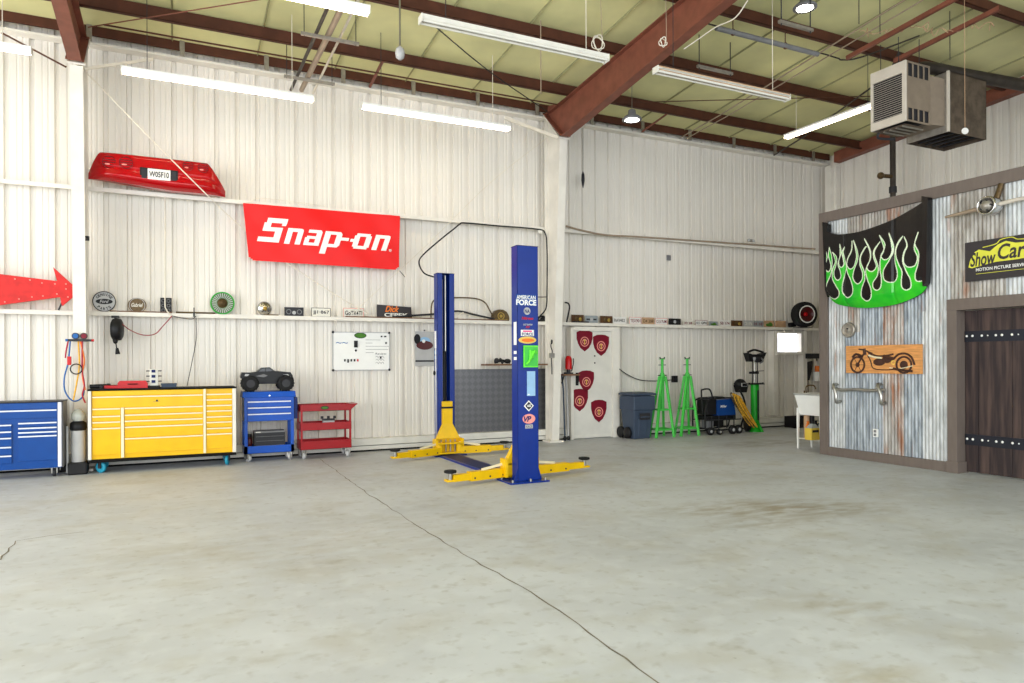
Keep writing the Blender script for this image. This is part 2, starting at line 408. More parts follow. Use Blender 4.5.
# girts: channels lying flat
def girt(z, name, x0=XL+.1, x1=XE-.05):
    w = MB(); w.box(x0, x1, YG, YG+.008, z-.0, z+.06, 'white_paint'); w.box(x0, x1, YG+.008, YS-.002, z+.052, z+.06, 'white_paint'); w.box(x0, x1, YG+.008, YG+.03, z, z+.006, 'white_paint')
    w.box(x0, x1, YS-.006, YS-.001, z+.06, z+.08, 'offwhite')
    struct(w, name, 'white steel wall girt along the back wall')
girt(4.03, 'girt_1'); girt(2.22, 'girt_2')
w = MB()
for a, b in [(XL+.1, 6.83), (7.92, XE-.05)]:
    w.box(a, b, YG+.005, YS-.002, .11, .22, 'offwhite'); w.box(a, b, YG+.03, YS-.01, 0.03, .095, 'offwhite'); w.box(a, b, YG+.06, YS-.01, 0, .03, 'kick_black')
struct(w, 'baseboard_back', 'off white base channel along the back wall')
# columns
def column(xc, name, yb=11.55, yt=11.2, zt=5.6, m='white_paint', lab=''):
    w = MB(); h = .078
    w.hexa([(xc-h, yb, .03), (xc+h, yb, .03), (xc+h, yb+.012, .03), (xc-h, yb+.012, .03)], [(xc-h, yt, zt), (xc+h, yt, zt), (xc+h, yt+.012, zt), (xc-h, yt+.012, zt)], m)
    w.hexa([(xc-.006, yb+.012, .03), (xc+.006, yb+.012, .03), (xc+.006, YG-.01, .03), (xc-.006, YG-.01, .03)], [(xc-.006, yt+.012, zt), (xc+.006, yt+.012, zt), (xc+.006, YG-.01, 6.2), (xc-.006, YG-.01, 6.2)], m)
    w.box(xc-h, xc+h, YG-.012, YG-.001, .03, 6.2, m)
    w.box(xc-.15, xc+.15, yb-.06, YG-.02, 0, .03, m)
    # knee end plate, bolted, sloping up to the wall
    w.hexa([(xc-.11, yt-.04, zt), (xc+.11, yt-.04, zt), (xc+.11, YG-.02, 6.2), (xc-.11, YG-.02, 6.2)], [(xc-.11, yt-.04, zt+.025), (xc+.11, yt-.04, zt+.025), (xc+.11, YG-.02, 6.225), (xc-.11, YG-.02, 6.225)], m)
    for s in (-.08, .08):
        for k in range(4):
            t = .06+.27*k; w.cyl((xc+s, yt-.04+(YG-.02-yt+.04)*t, zt+.02+.6*t), (xc+s, yt-.05+(YG-.02-yt+.04)*t-.01, zt+.05+.6*t), .014, m='dark_iron', n=6)
    return struct(w, name, lab)
column(-1.24, 'column_1', lab='white tapered steel column between the blue and yellow chests')
column(6.41, 'column_2', lab='white tapered steel column beside the white door')
w = MB(); w.box(XE-.26, XE-.02, YG-.16, YG-.002, 0.0, 6.1, 'white_paint'); w.box(XE-.14, XE-.02, YG-.22, YG-.16, 0, 6.1, 'white_paint')
struct(w, 'column_3', 'white corner column at the end wall')
def rafter(xc, name, lab, m='red_iron', md='red_iron'):
    w = MB(); ys = [11.11+(YG-.02-11.11)*.0, 9.9, 8.8, 6.6, 3, -2, YF+.1]
    zb = lambda y: 5.63+.118*(11.11-y) if y > 6 else 5.63+.118*5.11+.085*(6-y)
    zt = lambda y: zpur(y)-.004
    for a, b in zip(ys[:-1], ys[1:]):
        w.hexa([(xc-.082, b, zb(b)), (xc+.082, b, zb(b)), (xc+.082, a, zb(a)), (xc-.082, a, zb(a))], [(xc-.082, b, zb(b)+.015), (xc+.082, b, zb(b)+.015), (xc+.082, a, zb(a)+.015), (xc-.082, a, zb(a)+.015)], m)
        w.hexa([(xc-.082, b, zt(b)-.015), (xc+.082, b, zt(b)-.015), (xc+.082, a, zt(a)-.015), (xc-.082, a, zt(a)-.015)], [(xc-.082, b, zt(b)), (xc+.082, b, zt(b)), (xc+.082, a, zt(a)), (xc-.082, a, zt(a))], m)
        w.hexa([(xc-.006, b, zb(b)+.015), (xc+.006, b, zb(b)+.015), (xc+.006, a, zb(a)+.015), (xc-.006, a, zb(a)+.015)], [(xc-.006, b, zt(b)-.015), (xc+.006, b, zt(b)-.015), (xc+.006, a, zt(a)-.015), (xc-.006, a, zt(a)-.015)], m)
    # knee web and sloping end plate
    w.hexa([(xc-.006, 11.11, 5.64), (xc+.006, 11.11, 5.64), (xc+.006, YG-.03, 6.235), (xc-.006, YG-.03, 6.235)], [(xc-.006, 11.11, zpur(11.11)-.01), (xc+.006, 11.11, zpur(11.11)-.01), (xc+.006, YG-.03, 6.4), (xc-.006, YG-.03, 6.4)], m)
    w.hexa([(xc-.11, 11.11, 5.632), (xc+.11, 11.11, 5.632), (xc+.11, YG-.02, 6.232), (xc-.11, YG-.02, 6.232)], [(xc-.11, 11.11, 5.655), (xc+.11, 11.11, 5.655), (xc+.11, YG-.02, 6.255), (xc-.11, YG-.02, 6.255)], m)
    w.hexa([(xc-.082, 11.05, zpur(11.05)-.02), (xc+.082, 11.05, zpur(11.05)-.02), (xc+.082, 11.75, zpur(11.75)+.0), (xc-.082, 11.75, zpur(11.75)+.0)], [(xc-.082, 11.05, zpur(11.05)-.005), (xc+.082, 11.05, zpur(11.05)-.005), (xc+.082, 11.75, zpur(11.75)+.015), (xc-.082, 11.75, zpur(11.75)+.015)], m)
    struct(w, name, lab)
rafter(-1.25, 'rafter_1', 'red iron roof rafter above the left column')
rafter(6.40, 'rafter_2', 'red iron roof rafter above the middle column')
# end wall rafter (channel against the end wall)
w = MB()
for a, b in [(11.6, 6), (6, 0), (0, YF+.1)]:
    z = lambda y: 6.17+.068*(11.67-y)
    w.hexa([(XE-.2, b, z(b)), (XE-.01, b, z(b)), (XE-.01, a, z(a)), (XE-.2, a, z(a))], [(XE-.2, b, z(b)+.012), (XE-.01, b, z(b)+.012), (XE-.01, a, z(a)+.012), (XE-.2, a, z(a)+.012)], 'red_iron')
    w.hexa([(XE-.2, b, z(b)+.012), (XE-.188, b, z(b)+.012), (XE-.188, a, z(a)+.012), (XE-.2, a, z(a)+.012)], [(XE-.2, b, z(b)+.24), (XE-.188, b, z(b)+.24), (XE-.188, a, z(a)+.24), (XE-.2, a, z(a)+.24)], 'red_iron')
struct(w, 'rafter_3', 'red iron rafter along the end wall')
# floor joint and cracks
def crack(pts, wd, name, lab):
    w = MB(); P = []
    for (a, b) in zip(pts[:-1], pts[1:]):
        a = onZ(*a); b = onZ(*b); n = max(2, int((b-a).length/.12))
        for i in range(n): 
            t = i/n; p = a.lerp(b, t); P.append(p+Vector((random.uniform(-.012, .012), random.uniform(-.006, .006), 0)))
    P.append(onZ(*pts[-1])); V = []
    for i, p in enumerate(P):
        d = (P[min(i+1, len(P)-1)]-P[max(i-1, 0)]).normalized(); s = Vector((-d.y, d.x, 0))*wd*random.uniform(.5, 1.3)/2
        V += [(p+s).to_tuple()[:2]+(.0015,), (p-s).to_tuple()[:2]+(.0015,)]
    w.raw(V, [(2*i, 2*i+1, 2*i+3, 2*i+2) for i in range(len(P)-1)], 'crack'); return struct(w, name, lab)
mat('crack', (120, 112, 100), rough=.9, var=.2, scale=8)
crack([(320, 459), (368, 494), (450, 546), (560, 610), (668, 690)], .010, 'floor_joint_1', 'long thin joint crossing the concrete floor')
crack([(0, 560), (16, 541), (48, 536), (84, 532)], .012, 'floor_joint_2', 'thin crack in the floor at the left edge')
# ------------------------------------------------------------------ partition: corrugated tin on brown framing
PH = 3.80; Y0p, Y1p = -3.0, 8.06
DY1, DY0, DH = 6.01, 3.6, 2.33            # doorway in the partition (outer face of the casing)
def tin(y0, y1, z0, z1, m, mb, off=0.):
    n = max(4, int((y1-y0)/.0087)); ys = [y0+(y1-y0)*i/n for i in range(n+1)]
    V = [(XP+.012+off-.0055*cos(2*pi*y/.052), y, z) for z in (z0, z1) for y in ys]
    k = n+1; mb.raw(V, [(i+1, i, k+i, k+i+1) for i in range(n)], m, True)
w = MB()
def yp(u, v=400): return onX(u, v, XP).y
yc = [Y1p-.02, yp(846), yp(861), yp(884), yp(902), yp(924), DY1-.06]
zmid = onX(870, 322, XP).z
for k, (mt) in enumerate(['tin_pale', 'tin_blue', 'tin_blue', 'tin_rust', 'tin_blue', 'tin_pale']):
    tin(yc[k+1]-.02, yc[k]+.02, .1, [2.05, 1.95, 2.35, 2.5, 2.45, 2.2][k], mt, w, off=-.002*(k % 2))
tops = ['tin_pale', 'tin_grey', 'tin_grey', 'tin_rust', 'tin_grey', 'tin_pale']
for k, mt in enumerate(tops): tin(yc[k+1]-.03, yc[k]+.03, [2.0, 1.9, 2.3, 2.45, 2.4, 2.15][k], PH, mt, w, off=.003+.001*(k % 2))
cols = ['tin_grey', 'tin_pale', 'tin_rust', 'tin_grey', 'tin_pale', 'tin_grey', 'tin_pale']
y = yc[-1]+.02; k = 0
while y > Y0p+.5:
    if y > DY0-.3: tin(y-.68, y+.02, DH-.02, PH, cols[k % 7], w, off=.002*(k % 2))
    else: tin(y-.68, y+.02, .1, PH, cols[k % 7], w, off=.002*(k % 2))
    y -= .66; k += 1
w.box(XP+.03, XP+.15, DY1-.105, Y1p, 0, PH-.02, 'dark_grey'); w.box(XP+.03, XP+.15, DY0+.16, DY1-.105, DH-.1, PH-.02, 'dark_grey'); w.box(XP+.03, XP+.15, Y0p, DY0+.16, 0, PH-.02, 'dark_grey')
w.box(XP+.15, XE-.02, Y1p-.12, Y1p, 0, PH-.02, 'offwhite')
struct(w, 'wall_partition', 'partition clad in weathered corrugated tin')
w = MB(); w.box(XP-.03, XP+.2, Y0p, Y1p+.05, PH-.02, PH+.10, 'brown_trim'); w.box(XP+.2, XE-.05, Y1p-.13, Y1p+.05, PH-.02, PH+.10, 'brown_trim')
w.box(XP-.035, XP+.0, Y0p, Y1p+.05, PH-.06, PH+.10, 'brown_trim')
struct(w, 'trim_2', 'brown wooden cap along the top of the tin partition', bevel=.004)
w = MB(); w.box(XP-.035, XP+.0, Y1p-.11, Y1p+.05, .0, PH-.06, 'brown_trim'); w.box(XP+.0, XP+.16, Y1p, Y1p+.05, 0, PH-.02, 'brown_trim'); w.box(XP+.16, XE-.05, Y1p-.01, Y1p+.02, 0, .3, 'brown_trim')
struct(w, 'trim_3', 'brown corner post of the tin partition', bevel=.003)
w = MB(); w.box(XP-.045, XP+.01, DY1-.02, Y1p-.12, 0, .135, 'brown_trim'); w.box(XP-.05, XP+.01, Y0p, DY0-.02, 0, .135, 'brown_trim')
struct(w, 'baseboard_partition', 'brown board along the foot of the tin partition', bevel=.003)
w = MB(); w.box(XP-.05, XP+.02, DY1-.13, DY1, .135, DH, 'brown_trim'); w.box(XP-.05, XP+.02, DY0, DY0+.17, .135, DH, 'brown_trim'); w.box(XP-.055, XP+.02, DY0, DY1, DH-.15, DH, 'brown_trim')
w.box(XP-.065, XP+.17, DY1-.15, DY1+.01, 0, .15, 'brown_trim')
w.box(XP+.02, XP+.17, DY1-.13, DY1-.11, 0, DH-.15, 'brown_trim'); w.box(XP+.02, XP+.14, DY0+.165, DY0+.185, 0, DH-.15, 'brown_trim'); w.box(XP+.02, XP+.17, DY0+.17, DY1-.13, DH-.15, DH-.13, 'brown_trim')
struct(w, 'trim_4', 'brown wooden casing around the plank door', bevel=.003)
# plank door
w = MB(); y = DY1-.135; d0 = XP+.125
ws = [.17, .42, .2, .3, .24, .35, .2, .3]
for k, q in enumerate(ws):
    if y-q < DY0+.19: q = y-DY0-.19
    if q > .02: w.box(d0, d0+.05, y-q+.004, y, .02, DH-.155, 'barn_wood')
    y -= q
dd = struct(w, 'door_1', 'dark plank door with riveted black straps', bevel=.004)
for zc in (onX(968, 336.6, d0).z, onX(968, 439.2, d0).z):
    w = MB(); w.box(d0-.012, d0-.001, DY0+.2, DY1-.137, zc-.072, zc+.072, 'iron_strap'); st = w.build('strap_hinge', parent=dd)
    w = MB(); yy = DY1-.165
    k = 0
    while yy > DY0+.25:
        r = [.02, .021, .02, .012][k % 4]; w.ball((d0-.012, yy, zc+.006), (r*.5, r*.8, r*.8), 'white', 10, 6); yy -= [.075, .12, .075, .1][k % 4]; k += 1
    w.build('rivet_row', parent=dd)
# ------------------------------------------------------------------ white man-door in the back wall
xd0 = onY(573, 400, YG).x; xd1 = onY(612, 400, YG).x; zh = 2.18
w = MB()
w.box(xd0-.06, xd0, YG-.03, YG+.14, 0, zh, 'white_paint'); w.box(xd1, xd1+.16, YG-.03, YG+.14, 0, zh+.02, 'white_paint'); w.box(xd0, xd1, YG-.03, YG+.14, zh-.06, zh+.02, 'white_paint')
struct(w, 'trim_5', 'white steel frame of the door in the back wall', bevel=.003)
w = MB(); w.box(xd0+.004, xd1-.004, YG, YG+.045, .012, zh-.065, 'white_door'); w.box(xd0+.004, xd1-.004, YG-.004, YG, .03, .08, 'offwhite')
door = struct(w, 'door_2', 'white steel door with five maroon shield emblems', bevel=.002)
w = MB(); px = onY(571, 376, YG); w.box(xd0+.06, xd0+.12, YG-.012, YG, 1.05, 1.3, 'black'); w.tube([(xd0+.09, YG-.012, 1.28), (xd0+.09, YG-.06, 1.24), (xd0+.09, YG-.06, 1.12), (xd0+.09, YG-.012, 1.08)], .009, 'black')
tag(w.build('door_handle', parent=door), 'black door handle')
w = MB(); w.disc(xd0+.5, onY(592, 360, YG).z+.08, .016, YG-.006, YG, 'black', 10); w.disc(xd0+.5, onY(592, 366, YG).z+.06, .016, YG-.006, YG, 'dark_grey', 10)
w.build('peephole', parent=door)
def shield(cx, cz, wd, ht, y):
    w = MB(); P = [(-.5, .40), (-.25, .485), (0, .5), (.25, .485), (.5, .40), (.5, .1), (.42, -.12), (.26, -.34), (0, -.5), (-.26, -.34), (-.42, -.12), (-.5, .1)]
    P = [(cx+a*wd, cz+b*ht) for a, b in P]; w.prism(P[::-1], y, y-.004, 'maroon')
    w.ring(cx, cz-.04*ht, .22*wd, .27*wd, y-.006, y-.004, 'pink'); w.ring(cx, cz-.04*ht, .11*wd, .15*wd, y-.006, y-.004, 'pink', 14)
    w.prism([(cx-.03*wd, cz-.18*ht), (cx+.03*wd, cz-.18*ht), (cx+.02*wd, cz+.08*ht), (cx-.02*wd, cz+.08*ht)], y-.007, y-.004, 'gold_sign')
    w.prism([(cx-.1*wd, cz+.0*ht), (cx+.1*wd, cz+.0*ht), (cx+.06*wd, cz+.04*ht), (cx-.06*wd, cz+.04*ht)], y-.007, y-.004, 'gold_sign')
    w.build('shield_emblem', parent=door)
for (u0, v0, u1, v1) in [(576.5, 330, 592.5, 351.5), (593, 334.5, 609, 356), (578.5, 370.5, 594, 391.5), (571, 389, 588, 411), (591, 400, 606.5, 422)]:
    a = onY(u0, v0, YG-.004); b = onY(u1, v1, YG-.004); shield((a.x+b.x)/2, (a.z+b.z)/2, b.x-a.x, a.z-b.z, YG-.0045)
# ------------------------------------------------------------------ little bright window at the far right of the back wall
a = onY(778, 333, YG); b = onY(802, 352, YG)
w = MB(); fx = .04
w.box(a.x-fx, b.x+fx, YG+.02, YS, a.z, a.z+.04, 'white_paint'); w.box(a.x-fx, b.x+fx, YG-.02, YS, b.z-.06, b.z, 'white_paint'); w.box(a.x-fx, a.x, YG+.02, YS, b.z, a.z, 'white_paint'); w.box(b.x, b.x+fx, YG+.02, YS, b.z, a.z, 'white_paint')
wn = struct(w, 'window_1', 'small bright window beneath the shelf')
w = MB(); w.box(a.x, b.x, YS-.06, YS-.05, b.z, a.z, 'window_glow'); tag(w.build('pane', parent=wn), 'bright daylit pane')
w = MB(); w.box(a.x-.1, a.x+.02, YG+.03, YS-.002, .27, 2.2, 'white_paint'); w.box(b.x+.08, b.x+.2, YG+.03, YS-.002, .27, 2.2, 'white_paint')
struct(w, 'trim_6', 'white upright studs either side of the small window')
# ------------------------------------------------------------------ lights and services under the roof
def strip_light(u0, v0, u1, v1, Y, label, lit=True, group=None, old=False, ln=2.44, x_from=None, alongY=None, rods=(.12, .88), warm=False):
    if alongY is None:
        a = onY(u0, v0, Y) if u0 is not None else None; b = onY(u1, v1, Y) if u1 is not None else None
        if a is None: a = b-Vector((ln, 0, 0)); 
        if b is None: b = a+Vector((ln, 0, 0))
        z = (a.z+b.z)/2; c = ((a.x+b.x)/2, Y, z); L = b.x-a.x; rz = 0
    else:
        (c, L) = alongY; rz = pi/2
    t = thing('fluorescent_light', label, 'light', c, rz, group); h = L/2
    w = MB(); m = ('white' if lit else 'offwhite') if not old else 'tan'
    w.prism([(-.05, .05), (.05, .05), (.05, .0), (.035, -.02), (-.035, -.02), (-.05, 0)], -h, h, m)
    w.mx = Matrix.Identity(4)
    hs = MB(); hs.mx = Matrix.Rotation(pi/2, 4, 'Z'); hs.prism([(-.055, .04), (.055, .04), (.055, .01), (.035, -.01), (-.035, -.01), (-.055, .01)], -h, h, m)
    hs.mx = Matrix.Identity(4); hs.box(-h-.012, -h, -.06, .06, -.045, .042, 'offwhite'); hs.box(h, h+.012, -.06, .06, -.045, .042, 'offwhite')
    hs.build('housing', t)
    for s in (-.038, .038):
        tb = MB(); 
        tb.cyl((-h+.01, s, -.026), (h-.01, s, -.026), .016, m='tube_lit' if lit else 'offwhite', n=10)
        tag(tb.build('tube', t), 'lit white tube' if lit else None)
    if old:
        rf = MB(); rf.mx = Matrix.Rotation(pi/2, 4, 'Z'); rf.prism([(-.09, .0), (.09, .0), (.05, .03), (-.05, .03)], -h, h, 'white'); rf.build('reflector', t)
    for k, r in enumerate(rods):
        rd = MB(); x = -h+L*r; yw = c[1] if rz == 0 else c[1]+x
        rd.cyl((x, 0, .05), (x, 0, zpur(yw)+.2-c[2]), .005, m='wire_white' if k else 'dark_grey', n=6, caps=False); rd.build('hanger', t)
    return t
G = 'fluorescent strip lights hanging under the roof'
strip_light(None, 0, 31, 51, 10.45, 'lit fluorescent strip light cut off by the left edge of the view', group=G)
strip_light(122, 70, 313, 99, 10.45, 'lit fluorescent strip light above the red bumper and the banner', group=G)
strip_light(362, 106, 509, 128, 10.45, 'lit fluorescent strip light just left of the middle column top', group=G)
strip_light(None, 0, 368, 11, 7.3, 'lit fluorescent strip light at the top edge beside three sloping pipes', group=G)
strip_light(421, 20, 606, 58, 7.26, 'unlit white fluorescent strip light left of the big red rafter', lit=False, group=G)
strip_light(656, 70, 787, 98, 7.4, 'unlit brownish fluorescent strip light right of the big red rafter', lit=False, old=True, group=G)
p0 = onZ(786, 141, 5.75); p1 = onZ(868, 103, 5.75)
xm = (p0.x+p1.x)/2
strip_light(0, 0, 0, 0, 0, 'lit fluorescent strip light running towards the camera beside the unit heater', group=G, alongY=((xm+.02, (p0.y+p1.y)/2-.12, 5.77), abs(p0.y-p1.y)-.05))

def high_bay(u, v, Y, label, R=.17):
    p = onY(u, v, Y); t = thing('high_bay_light', label, 'light', p, 0, 'round high bay lamps')
    w = MB(); w.lathe([(.04, .16), (.06, .15), (.07, .08), (R*.75, .04), (R, .0), (R, -.02), (R*.86, -.02)], m='mid_grey'); w.build('housing', t)
    w = MB(); w.lathe([(.001, -.022), (R*.5, -.024), (R*.82, -.018)], m='lamp_lit'); tag(w.build('lens', t), 'glowing lens')
    w = MB(); w.cyl((0, 0, .15), (0, 0, zpur(p.y)+.2-p.z), .006, m='steel', n=6); w.build('cord', t)
high_bay(632, 119, 10.0, 'glowing round high bay lamp just right of the big rafter foot')
high_bay(805, 7, 7.1, 'glowing round high bay lamp cut by the top edge of the view', R=.16)
# clear glass lamp on a thin pole
p = onY(400, 53, 8.6); t = thing('pendant_lamp', 'small clear pendant on a thin pole under the roof', 'lamp', p)
w = MB(); w.cyl((0, 0, .06), (0, 0, zpur(p.y)+.2-p.z), .012, m='steel', n=8); w.build('pole', t)
w = MB(); w.lathe([(.02, .08), (.05, .05), (.062, 0), (.05, -.06), (.02, -.085)], m='light_grey'); w.build('globe', t)
# trapeze supports carrying three pipes
def pipe(name, label, cat, pts, r, m, sub=1, group=None, n=10):
    w = MB(); w.tube(pts, r, m, n=n, sub=sub); return tag(w.build(name), label, cat, group)
Gp = 'bundle of sloping pipes under the roof'
zc = lambda y, d=0: zpur(y)-.10+d
PP = []
for (u0, v0, u1, v1, r, m, lab) in [(291, 90, 327, 9, .024, 'pipe_dark', 'dark grey pipe, left one of the three sloping pipes'), (301.5, 90, 340.5, 10, .04, 'conduit', 'thick pinkish pipe, middle one of the three sloping pipes'), (313, 93, 352, 13, .018, 'wire_white', 'thin white pipe, right one of the three sloping pipes')]:
    A = onY(u0, v0, 11.74); B = onX(u1, v1, A.x); PP.append((A, B, r))
    pipe('pipe', lab, 'pipe', [A, A+(B-A)*2.2], r, m, group=Gp)
for (vt, lab) in [(33, 'steel strut trapeze carrying the three pipes, the upper one'), (75, 'steel strut trapeze carrying the three pipes, nearest the wall')]:
    A, B, r = PP[1]; tt = (90-vt)/80.; lo, hi = 0., 1.
    for _ in range(30):
        mid = (lo+hi)/2; P_ = A+(B-A)*mid
        fy = P_.x*sin(YAW)+P_.y*cos(YAW); vv = HY-(P_.z-EYE)/fy*FP
        if vv > vt: lo = mid
        else: hi = mid
    P_ = A+(B-A)*lo
    t = thing('pipe_trapeze', lab, 'pipe support', (P_.x+.02, P_.y, P_.z-.062), 0, 'strut trapezes under the pipes')
    w = MB(); w.box(-.38, .38, -.02, .02, -.02, .02, 'galvanised'); w.build('strut', t)
    for s in (-.34, .34): w = MB(); w.cyl((s, 0, -.03), (s, 0, zpur(P_.y)+.212-t.location.z), .006, m='dark_grey', n=6); w.build('threaded_rod', t)
# long dark grey pipe and struts in the right bay
t = thing('grey_pipe', 'straight dark grey pipe hung from rods right of the rafter', 'pipe', (8.1, 7.9, 6.36))
w = MB(); w.cyl((-1.02, 0, 0), (1.05, 0, .0), .038, m='mid_grey'); w.build('pipe', t)
for s in (-.7, .35): w = MB(); w.cyl((s, 0, -.05), (s, 0, .38), .008, m='dark_iron', n=6); w.ring(s, 0, .04, .05, -.012, .012, 'dark_iron'); w.build('hanger_ring', t)
for (u, v, Y, L, lab) in [(715, 70, 8.7, .72, 'short slotted strut on two rods above the brownish strip light'), (796, 26, 6.9, .62, 'short slotted strut on two rods beside the lamp at the top edge')]:
    p = onY(u, v, Y); t = thing('strut_hanger', lab, 'pipe support', p, 0, 'short slotted struts')
    w = MB(); w.box(-L/2, L/2, -.022, .022, -.02, .02, 'galvanised'); w.box(-L/2, L/2, -.012, .012, .02, .022, 'dark_grey'); w.build('strut', t)
    for s in (-L/2+.04, L/2-.04): w = MB(); w.cyl((s, 0, -.05), (s, 0, zpur(Y)+.2-p.z), .008, m='dark_grey', n=6); w.build('threaded_rod', t)
# gas pipes clipped below the purlins
pipe('gas_pipe', 'thin dark pipe running below the first purlin of the left bay', 'pipe', [(-.9, 11.05, 6.16), (2, 11.05, 6.16), (6.2, 11.05, 6.16)], .012, 'dark_iron')
pipe('gas_pipe', 'thin dark pipe bending below the third purlin of the right bay', 'pipe', [(6.6, 7.95, 6.42), (9.4, 7.95, 6.42), (9.75, 7.95, 6.40), (10.0, 7.75, 6.42), (10.3, 7.0, 6.5)], .012, 'pipe_dark', sub=3)
Gc = 'thin conduits crossing the right bay'
def seg(u0, v0, u1, v1, z, z1=None): 
    a = onZ(u0, v0, z); b = onZ(u1, v1, z1 or z); return [a, b]
pipe('conduit', 'pale conduit rising steeply from the back wall towards the lamp', 'conduit', [(9.6, 11.8, 6.24), (9.45, 10.4, 6.26), (8.9, 4.0, 6.66)], .012, 'conduit', group=Gc)
pipe('conduit', 'pale conduit beside the first steep one, its right neighbour', 'conduit', [(9.75, 11.8, 6.24), (9.62, 10.4, 6.26), (9.2, 4.0, 6.66)], .010, 'conduit', group=Gc)
pipe('gas_pipe', 'dark pipe running from the back wall to the unit heater', 'pipe', [(12.15, 11.7, 6.15), (11.6, 10.4, 6.1), (10.35, 7.6, 6.1), (10.0, 7.2, 6.05)], .015, 'pipe_dark', sub=1)
pipe('sway_rod', 'thin diagonal roof rod in the right bay', 'rod', [(6.6, 11.0, 6.22), (12.6, 8.2, 6.38)], .008, 'dark_iron')
pipe('sway_rod', 'thin diagonal roof rod in the left bay', 'rod', [(-1.1, 11.2, 6.15), (5.6, 6.2, 6.5)], .008, 'red_iron')
t = pipe('bridging_angle', 'short red steel brace between purlins right of the rafter', 'brace', [(8.55, 10.9, 6.3), (8.6, 11.8, 6.22)], .02, 'red_iron')
t = pipe('bridging_angle', 'short red steel brace between purlins in the left bay', 'brace', [(2.95, 10.9, 6.3), (2.97, 11.8, 6.22)], .025, 'red_iron')
# brace rods from rafter to wall at the columns
def brace(P, r, lab, m='wire_white'): 
    w = MB(); 
    for a, b in zip(P[:-1], P[1:]): w.bar(a, b, r*2, r*2.6, m)
    return tag(w.build('flange_brace'), lab, 'brace', 'pale braces beside the column tops')
a = onY(84, 69, 11.3); b = onY(153, 59, 11.6); brace([a, b], .014, 'pale angle brace right of the left column top')
a = onY(66, 67, 11.3); b = onY(2, 33, 11.7); brace([a, b], .009, 'dark thin brace left of the left column top', 'dark_iron')
a = onY(558, 138, 11.15); b = onY(505, 118, 11.7); brace([a, b], .022, 'pale angle brace left of the middle column top')
# loose cable sagging over the rafter, white
pipe('cable', 'loose white cable draped across the big red rafter', 'cable', [onX(748, 0, 6.62), onX(735, 18, 6.6), onX(716, 27, 6.55), onX(700, 38, 6.5), onX(684, 49, 6.42)], .008, 'wire_white', sub=4, n=6)
def coil(u, v, Y, r, turns, label, m='wire_white', hang=True):
    p = onY(u, v, Y); P = []
    for k in range(turns*10+1):
        a = 2*pi*k/10; rr = r*(1+.15*sin(k*1.7)); P.append((p.x+rr*cos(a), p.y+.02*sin(k*.9), p.z+rr*1.15*sin(a)))
    w = MB(); w.tube(P, .0065, m, n=5, sub=2)
    if hang: w.tube([P[0], (p.x+.05, p.y, p.z+.3), (p.x+.02, p.y, zpur(Y)+.212)], .004, 'conduit', n=5, sub=4)
    return tag(w.build('cable_coil'), label, 'cable')
coil(598, 43, 7.3, .075, 3, 'coil of pale cable hanging at the end of the unlit strip light')
coil(663, 42, 6.9, .045, 2, 'small looped cord hanging in front of the red rafter')
pipe('cable', 'black cable strung from the roof to the top of the middle column', 'cable', [onY(430, 22, 9.0), onY(490, 72, 10.3), onY(548, 112, 11.3)], .009, 'black', sub=3, n=6)
pipe('drop_rod', 'thin vertical drop rod left of the big red rafter', 'rod', [onY(541, 94, 8.6), onY(541, 94, 8.6)+Vector((0, 0, 1.02))], .007, 'conduit')

# ------------------------------------------------------------------ unit heater
hx, hy0, hy1, hz0, hz1 = 9.50, 6.67, 7.24, 4.98, 5.86
t = thing('unit_heater', 'hanging beige gas unit heater with a louvred front and a dark flue box', 'heater', (hx, (hy0+hy1)/2, hz0))
hh = hz1-hz0; hw = (hy1-hy0)/2
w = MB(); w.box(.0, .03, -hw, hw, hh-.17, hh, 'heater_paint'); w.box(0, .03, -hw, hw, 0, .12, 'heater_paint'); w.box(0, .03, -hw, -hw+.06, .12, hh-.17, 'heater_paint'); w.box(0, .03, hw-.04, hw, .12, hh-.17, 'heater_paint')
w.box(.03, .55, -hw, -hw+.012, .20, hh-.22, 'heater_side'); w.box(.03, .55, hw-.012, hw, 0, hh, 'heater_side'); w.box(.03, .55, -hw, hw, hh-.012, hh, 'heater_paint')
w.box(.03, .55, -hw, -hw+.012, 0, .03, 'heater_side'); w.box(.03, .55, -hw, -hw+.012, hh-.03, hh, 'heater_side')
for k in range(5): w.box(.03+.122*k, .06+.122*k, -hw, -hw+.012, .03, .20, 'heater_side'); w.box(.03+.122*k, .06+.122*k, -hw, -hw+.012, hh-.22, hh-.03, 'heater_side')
w.box(.05, .54, -hw+.02, hw-.02, .05, hh-.02, 'dark_grey')
w.build('cabinet', t, bevel=.004)
for k in range(6):
    w = MB(); y0 = -hw+.062+k*(2*hw-.106)/6; y1 = y0+(2*hw-.106)/6-.012
    for j in range(18):
        z = .125+j*(hh-.305)/18; w.hexa([(.0, y0, z), (.03, y0, z+.012), (.03, y1, z+.012), (.0, y1, z)], [(.0, y0, z+.005), (.03, y0, z+.019), (.03, y1, z+.019), (.0, y1, z+.005)], 'heater_paint')
    w.build('louvre_bank', t)
w = MB(); w.box(.1, .5, -.2, .2, -.04, -.002, 'dirty_steel')
for k in range(4): w.tube([(.05, -.2+.1*k, -.05), (.5, -.2+.1*k, -.045)], .012, 'galvanised', sub=1)
w.tube([(.1, .22, -.02), (.12, .24, -.09), (.35, .15, -.1)], .02, 'dark_grey'); w.build('burner_tray', t)
for (x, y) in [(.1, hw-.1), (.1, -hw+.18), (.45, -hw+.1)]:
    w = MB(); w.cyl((x, y, hh), (x, y, hh+.42), .006, m='dark_grey', n=6); w.build('hanging_rod', t)
